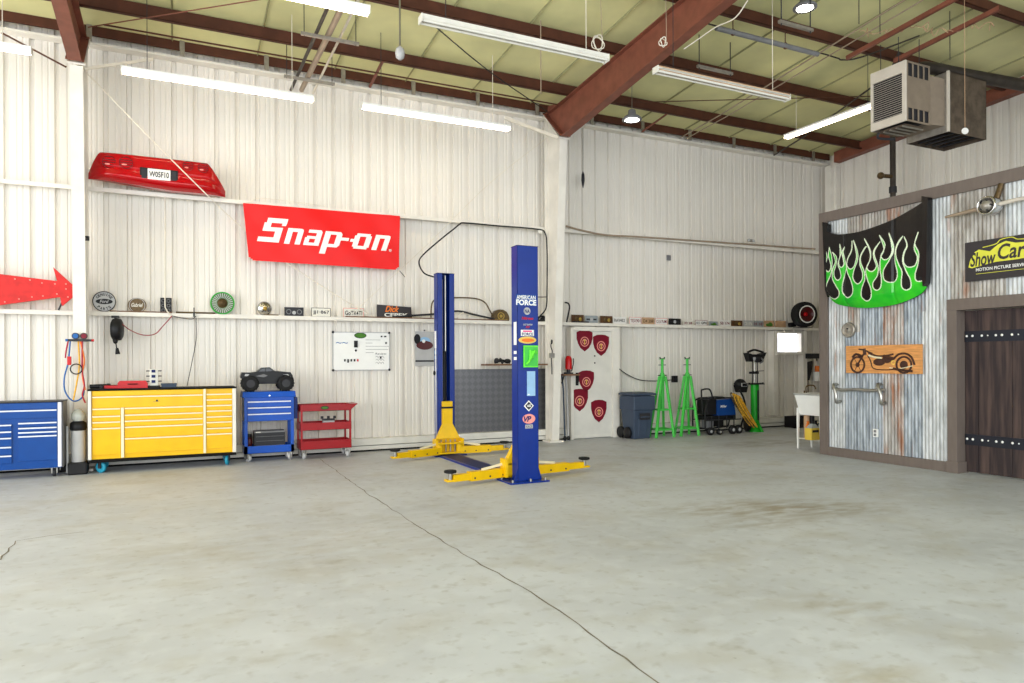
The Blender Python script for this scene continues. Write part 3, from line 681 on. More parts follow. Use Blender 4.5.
# plenum behind
dx0, dx1, dy0, dy1, dz0, dz1 = .80, 1.72, -hw-.11, hw-.02, onX(950, 131, 10.3).z-hz0, onX(950, 70, 10.3).z-hz0
w = MB()
w.box(dx0, dx1, dy0, dy0+.01, dz0, dz1, 'dirty_steel'); w.box(dx0, dx0+.01, dy0, dy1, dz0, dz1, 'galvanised'); w.box(dx1-.01, dx1, dy0, dy1, dz0, dz1, 'dirty_steel'); w.box(dx0, dx1, dy1-.01, dy1, dz0, dz1, 'dirty_steel'); w.box(dx0, dx1, dy0, dy1, dz1-.01, dz1, 'dirty_steel')
w.box(dx0-.012, dx0+.02, dy0-.012, dy0+.02, dz0, dz1, 'heater_paint')
for k in range(5): w.box(dx0+.08+.17*k, dx0+.11+.17*k, dy0+.02, dy1-.02, dz0+.03, dz0+.05, 'dark_grey')
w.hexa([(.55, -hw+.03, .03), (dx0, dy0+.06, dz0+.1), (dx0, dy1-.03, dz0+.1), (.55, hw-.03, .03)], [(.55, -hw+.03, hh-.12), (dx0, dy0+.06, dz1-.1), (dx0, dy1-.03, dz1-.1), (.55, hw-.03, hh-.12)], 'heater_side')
w.build('plenum_box', t)
w = MB(); w.tube([(.75, .1, hh-.12), (.78, .1, hh+.10), (1.05, .08, hh+.2), (1.8, .0, hh+.2), (4.55, -.3, hh+.2)], .095, 'pipe_dark', n=14, sub=6); tag(w.build('flue_pipe', t), 'dark round flue pipe')
# rails above
for (xa, ya, xb, yb, lab) in [(9.75, 7.85, 9.65, 5.9, 'red steel rail above the heater, nearer the rafter'), (10.55, 7.6, 10.5, 5.95, 'red steel rail above the flue pipe, nearer the end wall')]:
    w = MB(); z = 6.36
    w.bar((xa, ya, z), (xb, yb, z+.1), .05, .006, 'red_iron'); w.bar((xa-.025, ya, z+.03), (xb-.025, yb, z+.13), .006, .06, 'red_iron')
    tag(w.build('hanging_rail'), lab, 'rail', 'red steel rails carrying the heater')
# drop pipe with valve
a = onX(893, 142, 13.8); 
t = thing('drop_pipe', 'black vertical pipe with a brass valve coming down behind the partition', 'pipe', (13.2, 0, 0))
q0 = onX(893, 138, 13.2); q1 = onX(893, 205, 13.2)
t.location = (q1.x, q1.y, 0); H_ = q0.z
w = MB(); w.cyl((0, 0, 0), (0, 0, H_+.25), .055, m='pipe_dark'); w.cyl((0, 0, q1.z+.25), (0, 0, q1.z+.37), .075, m='dark_grey'); w.tube([(0, 0, H_+.25), (-.6, 0, H_+.45), (-2.6, -2.0, H_+.45)], .03, 'pipe_dark', sub=1); w.build('pipe', t)
vz = onX(884, 179, 13.2).z-t.location.z
w = MB(); w.cyl((-.0, 0, vz), (-.34, .05, vz), .04, m='bronze'); w.ball((-.3, .05, vz), .07, 'bronze'); w.build('valve', t)
# hanging paper disc on a chain
p = onX(965, 131, 9.9); t = thing('pull_chain', 'white paper disc on a long chain in front of the flue box', 'chain', p)
w = MB(); w.disc(0, 0, .045, -.004, .004, 'paper'); w.mx = Matrix.Rotation(radians(-60), 4, 'Z'); w.build('paper_disc', t, rz=radians(-30))
w = MB(); w.cyl((0, 0, .05), (0, 0, zpur(p.y)+.212-p.z), .0035, m='tan', n=6); w.build('chain', t)
# tangled flex along the conduit near heater
P = []
a = onZ(862, 30, 6.45); b = onZ(990, 28, 6.45)
for k in range(40):
    s = k/39; q = a.lerp(b, s); P.append((q.x+.03*sin(k*1.9), q.y+.05*cos(k*1.3)+.12*sin(k*.31), q.z+.05*sin(k*2.7)))
pipe('cable', 'tangled cable string hanging under the roof beside the heater rails', 'cable', P, .006, 'tan', sub=3, n=5)
for (u, v, lab) in [(880, 34, 'thin rod hanging beside the first heater rail'), (859, 24, 'thin rod hanging right of the lamp at the top edge'), (950, 60, 'thin rod hanging between the two heater rails')]:
    q = onZ(u, v, 6.25 if v < 50 else 6.1); pipe('drop_rod', lab, 'rod', [q, (q.x, q.y, zpur(q.y)+.212)], .006, 'dark_grey')
# ------------------------------------------------------------------ things on the back wall
def wp(u, v, Y=YG): return onY(u, v, Y)
SZ = 4.091; SL = 2.281                     # tops of the two girts
# red car bumper with number plate
p0 = wp(87, 178, 11.55); p1 = wp(226, 190, 11.55); L = p1.x-p0.x
t = thing('car_bumper', 'red car rear bumper with a licence plate leaning on the upper girt', 'bumper', (p0.x, 11.74, SZ))
Hh = .47
def bumper_pt(s, q):           # s 0..1 along, q 0..1 height
    x = s*L; top = .44*min(1, s/.09+.35, (1-s)/.13+.18); top = Hh*(1-.65*max(0, (.085-s)/.085)**1.4-.8*max(0, (s-.86)/.14)**1.2)
    bot = .0+.085*max(0, 1-s/.6); bulge = .26*(1-(2*s-1)**6)
    prof = sin(pi*min(1, q*1.08+.12))**.6 if 0 < q*1.08+.12 < 1 else 0
    z = bot+(top-bot)*q
    qq = min(1, q/.16)**.6*(1-max(0, (q-.90)/.10)**2.2*.75); y = -.03-bulge*(.45+.55*qq)*(1-.22*q)
    if .05 < s < .95 and .40 < q < .46: y += .012
    return (x, y, z)
NS, NQ = 70, 18
w = MB(); V = [bumper_pt(i/NS, j/NQ) for j in range(NQ+1) for i in range(NS+1)]
w.raw(V, [(j*(NS+1)+i, j*(NS+1)+i+1, (j+1)*(NS+1)+i+1, (j+1)*(NS+1)+i) for j in range(NQ) for i in range(NS)], 'car_red', True)
Vb = [(V[k][0], -.02, V[k][2]) for k in range(len(V))]; n = len(V)
e = [i for i in range(NS+1)]+[j*(NS+1)+NS for j in range(1, NQ+1)]+[NQ*(NS+1)+i for i in range(NS-1, -1, -1)]+[j*(NS+1) for j in range(NQ-1, 0, -1)]
w.raw([V[k] for k in e]+[Vb[k] for k in e], [(i, (i+1) % len(e), len(e)+(i+1) % len(e), len(e)+i) for i in range(len(e))], 'car_red')
w.build('bumper_cover', t)
def surf(u, v): 
    q = wp(u, v, 11.5); return (q.x-p0.x, q.z-SZ)
def by(x, z): 
    s = min(1, max(0, x/L)); top = bumper_pt(s, 1)[2]; return bumper_pt(s, min(1, max(0, z/top)))[1]
for (u, v) in [(109, 162), (126, 163), (188, 166), (203, 168)]:
    x, z = surf(u, v); w = MB(); y = by(x, z); rr = .085 if u < 150 else .07
    w.disc(x, z, rr*.85, y-.012, y+.05, 'car_red', 28, rx=rr*1.25); w.ring(x, z, rr*.95, rr*1.02, y-.016, y+.02, 'deep_red')
    for k in (-1, 0, 1): w.box(x-rr*1.0, x+rr*1.0, y-.017, y-.01, z+k*rr*.42-.006, z+k*rr*.42+.004, 'deep_red')
    w.disc(x-.02, z-.03, rr*.13, y-.018, y-.01, 'pink', 12, rx=rr*.4)
    tag(w.build('tail_lamp', t), 'round red tail lamp')
x0, z1 = surf(140, 168.5); x1, z0 = surf(178, 182); z0 -= .02; z1 += .015; y = min(by(x0, .2), by(x1, .2))-.02
w = MB(); w.box(x0, x1, y, y+.12, z0, z1, 'black'); 
w.box(x0+.02, x0+.09, y-.006, y, z0+.02, z1-.02, 'dark_grey'); w.box(x1-.09, x1-.02, y-.006, y, z0+.02, z1-.02, 'dark_grey'); pk = w.build('plate_recess', t, bevel=.004)
w = MB(); xa = x0+.1; xb = x1-.1; w.box(xa, xb, y-.008, y-.003, z0+.015, z1-.01, 'paper'); w.text('W05F10', xa+.02, xb-.02, z0+.05, z1-.045, y-.010, 'black', .02); tag(w.build('licence_plate', pk), 'small pale licence plate reading W05F10')

# red banner
c00 = wp(249, 260, 11.74); c10 = wp(399, 270, 11.74); c01 = wp(243, 203, 11.74); c11 = wp(400, 216, 11.74)
ox, oz = c01.x, c00.z
def ban(s, q, off=0.):
    s_ = s; a = c00.lerp(c10, s_); b = c01.lerp(c11, s_); p = a.lerp(b, q)
    dz = -.018*sin(pi*s*3)*(q > .9)*0
    y = .0+.008*sin(7*s+3*q)+.002*sin(23*s+9*q)+.001*sin(31*s-11*q)
    return Vector((p.x-ox, y-off, p.z-oz+dz))
t = thing('banner', 'red vinyl banner with bold white lettering hung below the upper girt', 'banner', (ox, 11.74, oz))
w = MB(); NS, NQ = 90, 40
V = []
for off in (0., -.003):
    for j in range(NQ+1):
        for i in range(NS+1):
            s, q = i/NS, j/NQ
            # rounded lower corners
            V.append(ban(s, q, off) if True else 0)
n1 = (NS+1)*(NQ+1)
def corner(i, j):
    s, q = i/NS*2.55, j/NQ
    for cs in (0, 2.55):
        for cq in (0, 1):
            r = .09 if cq == 0 else .03
            if abs(s-cs) < r and abs(q-cq) < r and (abs(abs(s-cs)-r))**2+(abs(abs(q-cq)-r))**2 > r*r: return True
    return False
Fq = [(j*(NS+1)+i, j*(NS+1)+i+1, (j+1)*(NS+1)+i+1, (j+1)*(NS+1)+i) for j in range(NQ) for i in range(NS) if not corner(i+.5, j+.5)]
w.raw(V[:n1], Fq, 'banner_red', True); w.raw(V[n1:], [f_[::-1] for f_ in Fq], 'banner_red', True)
bn = w.build('vinyl_sheet', t)
w = MB()
fn = lambda a, b: ban(a, b, .006)
def btext(s, a0, a1, b0, b1, bold, shear=.3, m='white'): w.text(s, a0, a1, b0, b1, 0, m, bold, shear, fn)
# the letters, drawn as heavy slanted strokes
def stroke(P, m='white'):
    V = []; n = len(P)
    V = [ban(a, b, .007) for a, b in P]; w.raw(V, [tuple(range(n))], m)
def glyph(polys, x, z, sx, sz, sh=.30, m='white', off=.007):
    # polys: list of convex-ish quads in unit letter space
    for P in polys:
        V = [ban(x+(a*sx)+(b*sz)*sh*.42, z+b*sz, off) for a, b in P]; w.raw(V, [tuple(range(len(V)))], m)
def Q(a0, b0, a1, b1): return [(a0, b0), (a1, b0), (a1, b1), (a0, b1)]
S_ = [Q(.1, .80, 1.08, 1.0), Q(0, .80, .34, .50), [(0, .5), (0, .62), (.34, .62), (.34, .5)], Q(.0, .45, .95, .62), Q(.62, .14, .95, .5), Q(-.12, 0, .95, .20), [(.86, .8), (1.08, .8), (1.06, .7), (.86, .7)]]
n_ = [Q(0, 0, .34, 1), Q(.34, .78, .85, 1.), Q(.66, 0, 1., .85), [(.85, .85), (1., .85), (.98, .95), (.85, 1.)]]
a_ = [Q(.12, .80, .9, 1.), Q(.66, 0, 1., .88), Q(0, .0, .66, .18), Q(0, .18, .3, .5), Q(.1, .42, .66, .60), [(.9, 1.), (1., .88), (.66, .88), (.66, 1.)]]
p_ = [Q(0, -.45, .34, 1.), Q(.34, .80, .88, 1.), Q(.68, .12, 1., .88), Q(.34, 0, .88, .2), [(.88, 0), (1., .14), (.68, .14), (.68, 0)], [(.88, 1.), (1., .86), (.68, .86), (.68, 1.)]]
o_ = [Q(0, .12, .32, .86), Q(.1, 0, .9, .2), Q(.1, .8, .9, 1.), Q(.68, .12, 1., .86)]
hy = [Q(0, .0, 1.0, 1.)]
bz = .335; lh = .285
# S wrench: bigger
glyph(S_, .075, bz+.01, .125, .43)
glyph(n_, .225, bz, .1, lh); glyph(a_, .345, bz, .1, lh); glyph(p_, .462, bz-.005, .115, lh); glyph(hy, .585, bz+.13, .06, .055)
glyph([q for q in o_ if True], .662, bz, .115, lh); glyph([Q(0, 0, 1, 1)], .655, bz+.12, .05, .055); glyph(n_, .80, bz, .105, lh)
w.text('®', .925, .945, bz-.01, bz+.04, 0, 'white', .01, 0, fn)
tag(w.build('lettering', bn), 'bold white slanted lettering')
w = MB(); w.tube([ban(0, 1)+Vector((0, .0, 0)), ban(.0, 1)+Vector((.12, 0, .03)), ban(.12, 1)+Vector((0, 0, .10)), ban(.5, 1)+Vector((0, 0, .06))], .005, 'wire_white', n=5); w.tube([ban(1, 0), ban(1, 0)+Vector((.1, -.02, -.12))], .006, 'black', n=5); w.build('tie_cord', t)

# red arrow sign standing on the lower girt
q = lambda u, v: wp(u, v, 11.70)
P = [(-60, 262), (0, 274), (57, 281), (53, 267), (74, 286), (74, 296), (62, 306), (60, 297), (0, 305), (-60, 310)]
t0 = q(0, 308); t = thing('arrow_sign', 'faded red metal arrow sign standing on the lower girt at far left', 'sign', (t0.x, 11.70, SL))
w = MB(); PP = [(q(u, v).x-t0.x, q(u, v).z-SL+.0) for u, v in P]; w.prism(PP[::-1], 0, .05, 'arrow_red'); w.build('arrow_board', t, bevel=.004)
w = MB()
for (u, v) in [(15, 279), (30, 280), (42, 283), (55, 284), (66, 284), (5, 302), (19, 299), (32, 297), (43, 296), (57, 294), (68, 297), (66, 289)]:
    a = q(u, v); w.disc(a.x-t0.x, a.z-SL, .010, -.012, 0, 'pink', 10)
w.build('bulb_row', t)
w = MB(); a = q(58, 305); w.bar((a.x-t0.x, .06, .0), (a.x-t0.x+.14, .06, .38), .03, .02, 'dark_grey'); a = q(-30, 300); w.bar((a.x-t0.x, .06, 0), (a.x-t0.x+.1, .06, .3), .03, .02, 'dark_grey'); w.build('stand', t)

# round signs and discs on the shelf
def base_at(u, Y=11.86): return wp(u, 320, Y).x
YS_ = 11.88
def round_sign(u, r, name, label, cat, build, rx=None):
    x = base_at(u, YS_); t = thing(name, label, cat, (x, YS_, SL)); build(t, r); return t
def b1(t, r):
    w = MB(); w.disc(0, r, r, 0, .012, 'light_grey', 36); w.ring(0, r, r*.92, r, -.006, .012, 'black', 36); s = w.build('sign_disc', t)
    w = MB(); w.disc(0, r, r*.26, -.004, 0, 'black', 30, rx=r*.72); w.ring(0, r, 0.001, .001, -.001, 0, 'black', 4)
    w.text('Ford', -r*.38, r*.38, r*.86, r*1.16, -.0055, 'light_grey', .02, .3)
    # words bent round the rim
    for word, up_ in (('GENUINE', 1), ('PARTS', 0)):
        n = len(word)
        for k, ch in enumerate(word):
            a = (pi/2+(n-1)/2*.33-k*.33) if up_ else (-pi/2-(n-1)/2*.36+k*.36); rr = r*.7
            cx, cz = rr*cos(a), r+rr*sin(a); rot = a-pi/2 if up_ else a+pi/2; hw_ = r*(.09 if ch != 'I' else .03); hh_ = r*.13
            w.text(ch, -hw_, hw_, -hh_, hh_, 0, 'black', .03, 0, lambda x, z: (cx+x*cos(rot)-z*sin(rot), -.0035, cz+x*sin(rot)+z*cos(rot)))
    tag(w.build('lettering', s), 'dark lettering reading GENUINE PARTS')
round_sign(104.3, .152, 'round_sign', 'grey round metal sign reading GENUINE PARTS nearest the left column', 'sign', b1)
def b2(t, r):
    w = MB(); w.disc(0, r*.88, r*.88, 0, .012, 'bronze', 32, rx=r); w.ring(0, r*.88, r*.8, r*.86, -.005, .0, 'light_grey', 32); w.text('Gabriel', -r*.62, r*.62, r*.68, r*1.15, -.004, 'offwhite', .02, .3); w.build('sign_disc', t)
round_sign(137.2, .125, 'round_sign', 'small dark bronze round sign with pale script on the shelf', 'sign', b2)
# perforated black rack
x = base_at(166, YS_); t = thing('speaker_panel', 'black upright panel with six round holes on the shelf', 'panel', (x, YS_, SL))
w = MB(); w.box(-.078, .078, 0, .05, 0, .235, 'black')
for i in range(2):
    for j in range(3): w.ring(-.036+.072*i, .045+.072*j, .018, .026, -.004, 0, 'mid_grey', 16)
w.build('body', t, bevel=.003)
def b3(t, r):
    w = MB(); w.disc(0, r, r, .0, .03, 'green_leaf', 36); w.ring(0, r, r*.90, r, -.012, .03, 'jack_green', 36); w.build('rim', t)
    w = MB()
    for k in range(28):
        a = 2*pi*k/28; c, s_ = cos(a), sin(a); w.hexa([(r*.45*c-.004*s_, -.012, r+r*.45*s_+.004*c), (r*.45*c+.004*s_, -.012, r+r*.45*s_-.004*c), (r*.86*c+.008*s_, -.012, r+r*.86*s_-.008*c), (r*.86*c-.008*s_, -.012, r+r*.86*s_+.008*c)], [(r*.45*c-.004*s_, -.002, r+r*.45*s_+.004*c), (r*.45*c+.004*s_, -.002, r+r*.45*s_-.004*c), (r*.86*c+.008*s_, -.002, r+r*.86*s_-.008*c), (r*.86*c-.008*s_, -.002, r+r*.86*s_+.008*c)], 'light_grey')
    w.build('spokes', t)
    w = MB(); w.lathe([(r*.42, 0), (r*.36, .02), (r*.2, .03), (r*.18, .05), (.001, .055)], (0, 0, r), (0, -1, 0), 'bronze'); w.build('hub', t)
round_sign(222.5, .178, 'wheel_cover', 'green rimmed spoked wheel cover leaning on the shelf', 'wheel cover', b3)
def b4(t, r):
    w = MB(); w.lathe([(r, 0), (r*.98, .02), (r*.8, .05), (r*.45, .06), (r*.35, .08), (.001, .09)], (0, 0, r), (0, -1, 0), 'chrome'); w.build('dome', t)
    w = MB(); w.lathe([(r*.3, .08), (r*.2, .1), (.001, .104)], (0, 0, r*.95), (0, -1, 0), 'gold'); w.build('centre_cap', t)
round_sign(264.5, .115, 'hubcap', 'small shiny chrome hubcap on the shelf right of the green wheel cover', 'hubcap', b4)
w = MB(); x = base_at(272); w.box(x-.12, x+.10, 11.84, 11.87, SL, SL+.02, 'bronze'); tag(w.build('bracket', bevel=.002), 'flat brown metal bracket lying before the chrome hubcap', 'bracket')
# licence plates
def plate(u0, v0, u1, v1, face, txt, label, tm='black', group='licence plates along the lower girt', border=None, deco=None, Y=11.9, sh=0.):
    a = wp(u0, v1, Y); b = wp(u1, v0, Y); L = (b.x-a.x); hgt = max(.06, wp((u0+u1)/2, v0, Y).z-wp((u0+u1)/2, v1, Y).z)
    t = thing('license_plate', label, 'license plate', (a.x+L/2, Y, SL), 0, group); h = L/2-.006
    w = MB(); w.box(-h, h, 0, .004, 0, hgt, face); 
    if border: 
        for q_ in ((-h, h, hgt-.008, hgt), (-h, h, 0, .008), (-h, -h+.008, 0, hgt), (h-.008, h, 0, hgt)): w.box(q_[0], q_[1], -.002, 0, q_[2], q_[3], border)
    w.build('plate_face', t)
    if txt or deco:
        w = MB()
        if txt: w.text(txt, -h*.84, h*.84, hgt*.25, hgt*.72, -.003, tm, .015, sh)
        if deco: deco(w, h, hgt)
        w.build('plate_characters' if txt else 'plate_picture', t)
def d_dark(w, h, g):
    w.disc(0, g*.4, g*.2, -.004, 0, 'light_grey', 16); 
    for k in (-1, 1): w.ring(k*h*.55, g*.5, g*.2, g*.28, -.004, 0, 'mid_grey', 16)
def d_green(w, h, g): w.disc(0, g*.35, g*.25, -.004, 0, 'green_leaf', 18, rx=h*.7); w.disc(h*.2, g*.55, g*.2, -.005, 0, 'green_leaf', 14, rx=h*.3)
def d_brown(w, h, g): w.ball((-h*.2, -.01, g*.5), (h*.3, .01, g*.3), 'bronze'); w.ball((h*.4, -.01, g*.45), (h*.25, .01, g*.25), 'gold')
def d_bar(w, h, g): w.box(-h*.8, h*.8, -.004, 0, g*.4, g*.6, 'dark_grey'); w.disc(0, g*.5, g*.25, -.006, 0, 'light_grey', 16)
plate(284, 303, 304, 312, 'dark_grey', '', 'dark plate with a pale emblem right of the chrome hubcap', deco=d_dark)
plate(311, 303.5, 331, 312.5, 'offwhite', 'JJ1·867', 'pale licence plate reading JJ1 867', border='dark_grey')
plate(343, 304, 364, 313.5, 'offwhite', 'GoTR4TI', 'pale licence plate reading GoTR4TI left of the black sign', border='pink')
plate(571, 312, 584, 320, 'plate_brown', '', 'dark brown plate nearest the middle column', deco=d_brown)
plate(585, 313, 598, 320.5, 'plate_grey', '', 'grey metallic plate between two dark brown ones', deco=d_bar)
plate(600, 313, 612.5, 320.5, 'plate_brown', '', 'dark brown plate right of the grey metallic one', deco=d_brown, tm='gold')
plate(613, 314, 626, 321, 'paper', 'RAV452', 'white licence plate reading RAV452', tm='dark_grey')
plate(629, 314, 641.5, 321, 'paper', 'TEX901', 'white licence plate with red characters left of the tan plate', tm='maroon', border='pink')
plate(642, 314.5, 654.5, 321.5, 'tan', 'D4 208', 'tan licence plate above the rubbish bin', tm='bronze')
plate(655, 315, 667.5, 321.5, 'paper', 'C15·7UM', 'white licence plate right of the tan plate', tm='maroon', border='pink')
plate(668.5, 315.5, 681, 322, 'black', '', 'black plate above the left green stand', deco=d_bar)
plate(683, 318, 693, 322.8, 'offwhite', '30 28', 'low worn pale plate right of the black plate', tm='maroon')
plate(695, 317.5, 707.5, 323, 'paper', '411 GPN', 'white licence plate with red edge above the welder', tm='dark_grey', border='maroon')
plate(709, 318.5, 718, 323, 'plate_grey', '', 'small grey green plate in the row above the welder', deco=d_green)
plate(719, 317.5, 730.5, 323.5, 'paper', 'SB 174', 'white licence plate left of a brown plate on the right shelf', tm='maroon')
plate(731, 317.5, 742.5, 323.5, 'plate_brown', '', 'dark brown plate on the shelf above the green jack column', deco=d_brown)
plate(743.5, 317.8, 753, 324, 'light_grey', '2B', 'light grey plate right of the dark brown one on the right shelf', tm='offwhite')
plate(753.5, 317.8, 763, 324, 'plate_grey', 'H 18', 'blue grey plate left of the green picture plate', tm='maroon')
plate(764, 318, 774.5, 324.5, 'tan', '', 'licence plate with a green picture', deco=d_green)
plate(775, 318.2, 786, 324.8, 'tan', '', 'plain tan plate right of the green picture plate')
# black script sign
a = wp(377, 318, 11.88); b = wp(412, 303, 11.88); L = b.x-a.x
t = thing('shelf_sign', 'black sign with orange script above white block letters', 'sign', (a.x+L/2, 11.87, SL)); w = MB(); hz = .235
w.prism([(-L/2, .0), (-L/2, hz), (L/2-.02, hz-.03), (L/2, 0)][::-1], 0, .02, 'sign_black'); s = w.build('board', t)
w = MB(); w.text('Dick', -L*.28, L*.12, hz*.46, hz*.92, -.003, 'orange', .03, .4); w.text('CEPEK', -L*.3, L*.38, hz*.12, hz*.40, -.003, 'offwhite', .03); w.build('lettering', s)
# long poles and branches lying on the shelf
def lying(P, r, m, label, name='pole', cat='pole', sub=4, g=None):
    w = MB(); w.tube(P, r, m, n=7, sub=sub); return tag(w.build(name), label, cat, g)
zz = SL
lying([(base_at(392), 11.84, zz+.02), (base_at(420), 11.85, zz+.07), (base_at(437), 11.86, zz+.10), (base_at(458), 11.86, zz+.16), (base_at(475), 11.85, zz+.10), (base_at(494), 11.84, zz+.03)], .018, 'dark_grey', 'bent dark grey bar lying on the shelf behind the rear lift post', 'curved_bar', 'bar')
lying([(base_at(345), 11.825, zz+.012), (base_at(420), 11.825, zz+.012), (base_at(505), 11.825, zz+.012)], .010, 'shelf_wood', 'long thin brown rod lying along the shelf', 'rod', 'rod', 1)
lying([(base_at(455), 11.83, zz+.02), (base_at(463), 11.84, zz+.14)], .010, 'wire_white', 'short pale stick leaning on the shelf right of the rear lift post', 'stick', 'stick', 1)
lying([(base_at(431), 11.86, zz+.03), (base_at(432), 11.86, zz+.28), (base_at(438), 11.86, zz+.37), (base_at(455), 11.86, zz+.40), (base_at(475), 11.86, zz+.40), (base_at(485), 11.86, zz+.33), (base_at(490), 11.86, zz+.18), (base_at(494), 11.86, zz+.05)], .013, 'bronze', 'brown bent tube arch standing on the shelf behind the rear lift post', 'tube_arch', 'tube')
lying([(base_at(110), 11.835, zz+.012), (base_at(172), 11.835, zz+.012)], .009, 'shelf_wood', 'thin brown rod on the shelf before the round signs', 'rod', 'rod', 1)
lying([(base_at(176), 11.835, zz+.015), (base_at(215), 11.835, zz+.015)], .014, 'bronze', 'short thick brown rod on the shelf left of the green wheel cover', 'rod', 'rod', 1)
lying([(base_at(572), 11.835, zz+.015), (base_at(588), 11.835, zz+.015)], .014, 'dark_grey', 'short dark rod on the shelf right of the middle column', 'rod', 'rod', 1)
# bronze badge (horseshoe-topped)
x = base_at(501); t = thing('bronze_badge', 'mottled bronze dome shaped badge standing on the shelf', 'badge', (x, 11.86, SL)); w = MB()
P = [(-.165, 0), (-.18, .05), (-.16, .12), (-.11, .19), (-.03, .215), (.05, .21), (.12, .17), (.165, .10), (.175, .04), (.165, 0)]
w.prism(P[::-1], 0, .08, 'bronze'); w.build('body', t, bevel=.012); w = MB(); w.ring(0, .09, .055, .07, -.008, 0, 'gold', 20); w.disc(0, .09, .03, -.008, 0, 'gold', 14); w.box(-.13, .13, -.006, 0, .02, .03, 'gold'); w.build('emblem', t)
# black gear left of middle column
x = base_at(541); t = thing('clamp', 'black jumble of clamps on the shelf beside the middle column', 'clamp', (x, 11.84, SL)); w = MB()
w.tube([(-.09, 0, .01), (-.05, 0, .09), (.05, 0, .1), (.08, 0, .02)], .02, 'black'); w.tube([(-.1, -.02, .02), (.1, -.02, .03)], .018, 'black', sub=1); w.ball((.02, 0, .05), (.05, .03, .04), 'black'); w.build('jaws', t)
# black hook right of column
lying([(base_at(566), 11.84, zz+.005), (base_at(568.5), 11.84, zz+.22), (base_at(569), 11.84, zz+.32), (base_at(567.5), 11.84, zz+.375), (base_at(564.5), 11.84, zz+.385)], .016, 'black', 'black hooked bar standing on the shelf right of the middle column', 'hooked_bar', 'bar')
# wheel with tyre at right end, black box
q = wp(804, 311, 11.62); R = .292
t = thing('tyre', 'black tyre on a dark red white-lined wheel at the shelf end', 'tyre', (q.x, 11.62, SL), radians(-14))
w = MB(); w.lathe([(R*.62, -.09), (R*.86, -.115), (R*.97, -.09), (R, -.04), (R, .04), (R*.97, .09), (R*.86, .115), (R*.62, .09)], (0, 0, R), (0, -1, 0), 'rubber', n=40, cap=False); w.build('rubber_tyre', t)
w = MB(); w.lathe([(R*.66, .06), (R*.66, .118), (R*.62, .12), (R*.60, .09), (R*.25, .05), (.001, .05)], (0, 0, R), (0, -1, 0), 'deep_red', n=36, cap=False); rm = w.build('rim', t)
w = MB(); w.lathe([(R*.60, .118), (R*.61, .124), (R*.68, .124), (R*.69, .118)], (0, 0, R), (0, -1, 0), 'white', n=40, cap=False); w.build('white_line', t)
w = MB(); w.lathe([(R*.16, .05), (R*.14, .09), (.001, .1)], (0, 0, R), (0, -1, 0), 'red_paint', n=16); w.build('hub_cap', rm)
# the girt flange is narrow: small bracket under tyre
w = MB(); w.box(q.x-.16, q.x+.16, 11.52, YG+.001, SL-.012, SL-.001, 'dark_grey'); tag(w.build('tyre_bracket'), 'small dark bracket under the tyre', 'bracket')
x = base_at(793, 11.86); w = MB(); w.mx = Matrix.Rotation(radians(-8), 4, 'Y'); w.box(-.1, .08, -.03, .05, .016, .12, 'black'); w.mx = Matrix.Identity(4); tag(w.build('small_box', loc=(x, 11.86, SL), bevel=.005), 'small tilted black box beside the tyre', 'box')

# hose reel
q = wp(116, 318); t = thing('cord_reel', 'black cord reel hanging under the lower girt with red cord', 'reel', (q.x, 11.70, 2.215)); 
w = MB(); w.box(-.05, .05, -.05, .06, -.03, 0, 'black'); w.box(-.015, .015, -.02, .02, -.1, -.02, 'dark_grey'); w.build('bracket', t)
w = MB(); w.lathe([(.001, -.07), (.12, -.07), (.155, -.05), (.165, 0), (.155, .05), (.12, .07), (.001, .07)], (.02, 0, -.20), (.99, -.12, 0), 'black', n=28); w.build('drum', t)
w = MB(); w.ball((.0, -.03, -.36), (.035, .035, .05), 'black'); w.cyl((.0, -.03, -.36), (.02, -.03, -.5), .008, m='black'); w.cyl((.02, -.03, -.47), (.03, -.03, -.56), .018, .034, m='black'); w.build('plug', t)
P = [wp(121, 323, 11.7), wp(130, 330, 11.7), wp(143, 335, 11.72), wp(155, 334, 11.74), wp(163, 326, 11.77), wp(172, 316, 11.78)]
w = MB(); w.tube([p-t.location for p in P], .008, 'cord_red', n=6); tag(w.build('cord', t), 'red cord looping to the shelf')
# white conduit down from the upper girt and cables
def cable(pts, r, m, label, name='cable', cat='cable', sub=5): w = MB(); w.tube([wp(*p) for p in pts], r, m, n=6, sub=sub); return tag(w.build(name), label, cat)
cable([(165, 197, 11.78), (165, 250, 11.78), (165, 300, 11.78), (166, 309, 11.78), (171, 316, 11.78)], .010, 'wire_white', 'white cable dropping from the upper girt to the shelf', sub=4)
cable([(172, 316, 11.78), (182, 318, 11.78), (192, 319, 11.77), (196, 316, 11.77)], .006, 'dark_grey', 'short dark cable looping in front of the shelf')
cable([(196, 318, 11.77), (196, 340, 11.8), (192, 362, 11.8), (187, 386, 11.78)], .006, 'dark_grey', 'dark cable hanging from the shelf down to the yellow chest')
x = base_at(194, 11.79); t = thing('power_tap', 'small white power tap fixed at the shelf edge', 'socket', (x, 11.79, SL-.05)); w = MB(); w.box(-.03, .03, -.02, 0, 0, .05, 'offwhite'); w.cyl((0, -.01, .04), (0, -.01, .14), .008, m='dark_grey'); w.box(-.012, .012, -.03, -.02, .0, .07, 'dark_grey'); w.build('body', t)
# brace cables crossing the bay
cable([(88, 74, 11.4), (152, 140, 11.38), (200, 188, 11.42), (232, 219, 11.70), (262, 244, 11.785), (290, 265, 11.785), (339, 297, 11.78), (372, 316, 11.775)], .009, 'wire_white', 'white diagonal brace cable from the left column top past the bumper')
cable([(547, 138, 11.5), (490, 183, 11.6), (430, 242, 11.62), (365, 302, 11.72), (352, 314, 11.77)], .006, 'wire_white', 'pale diagonal brace cable from the middle column top')
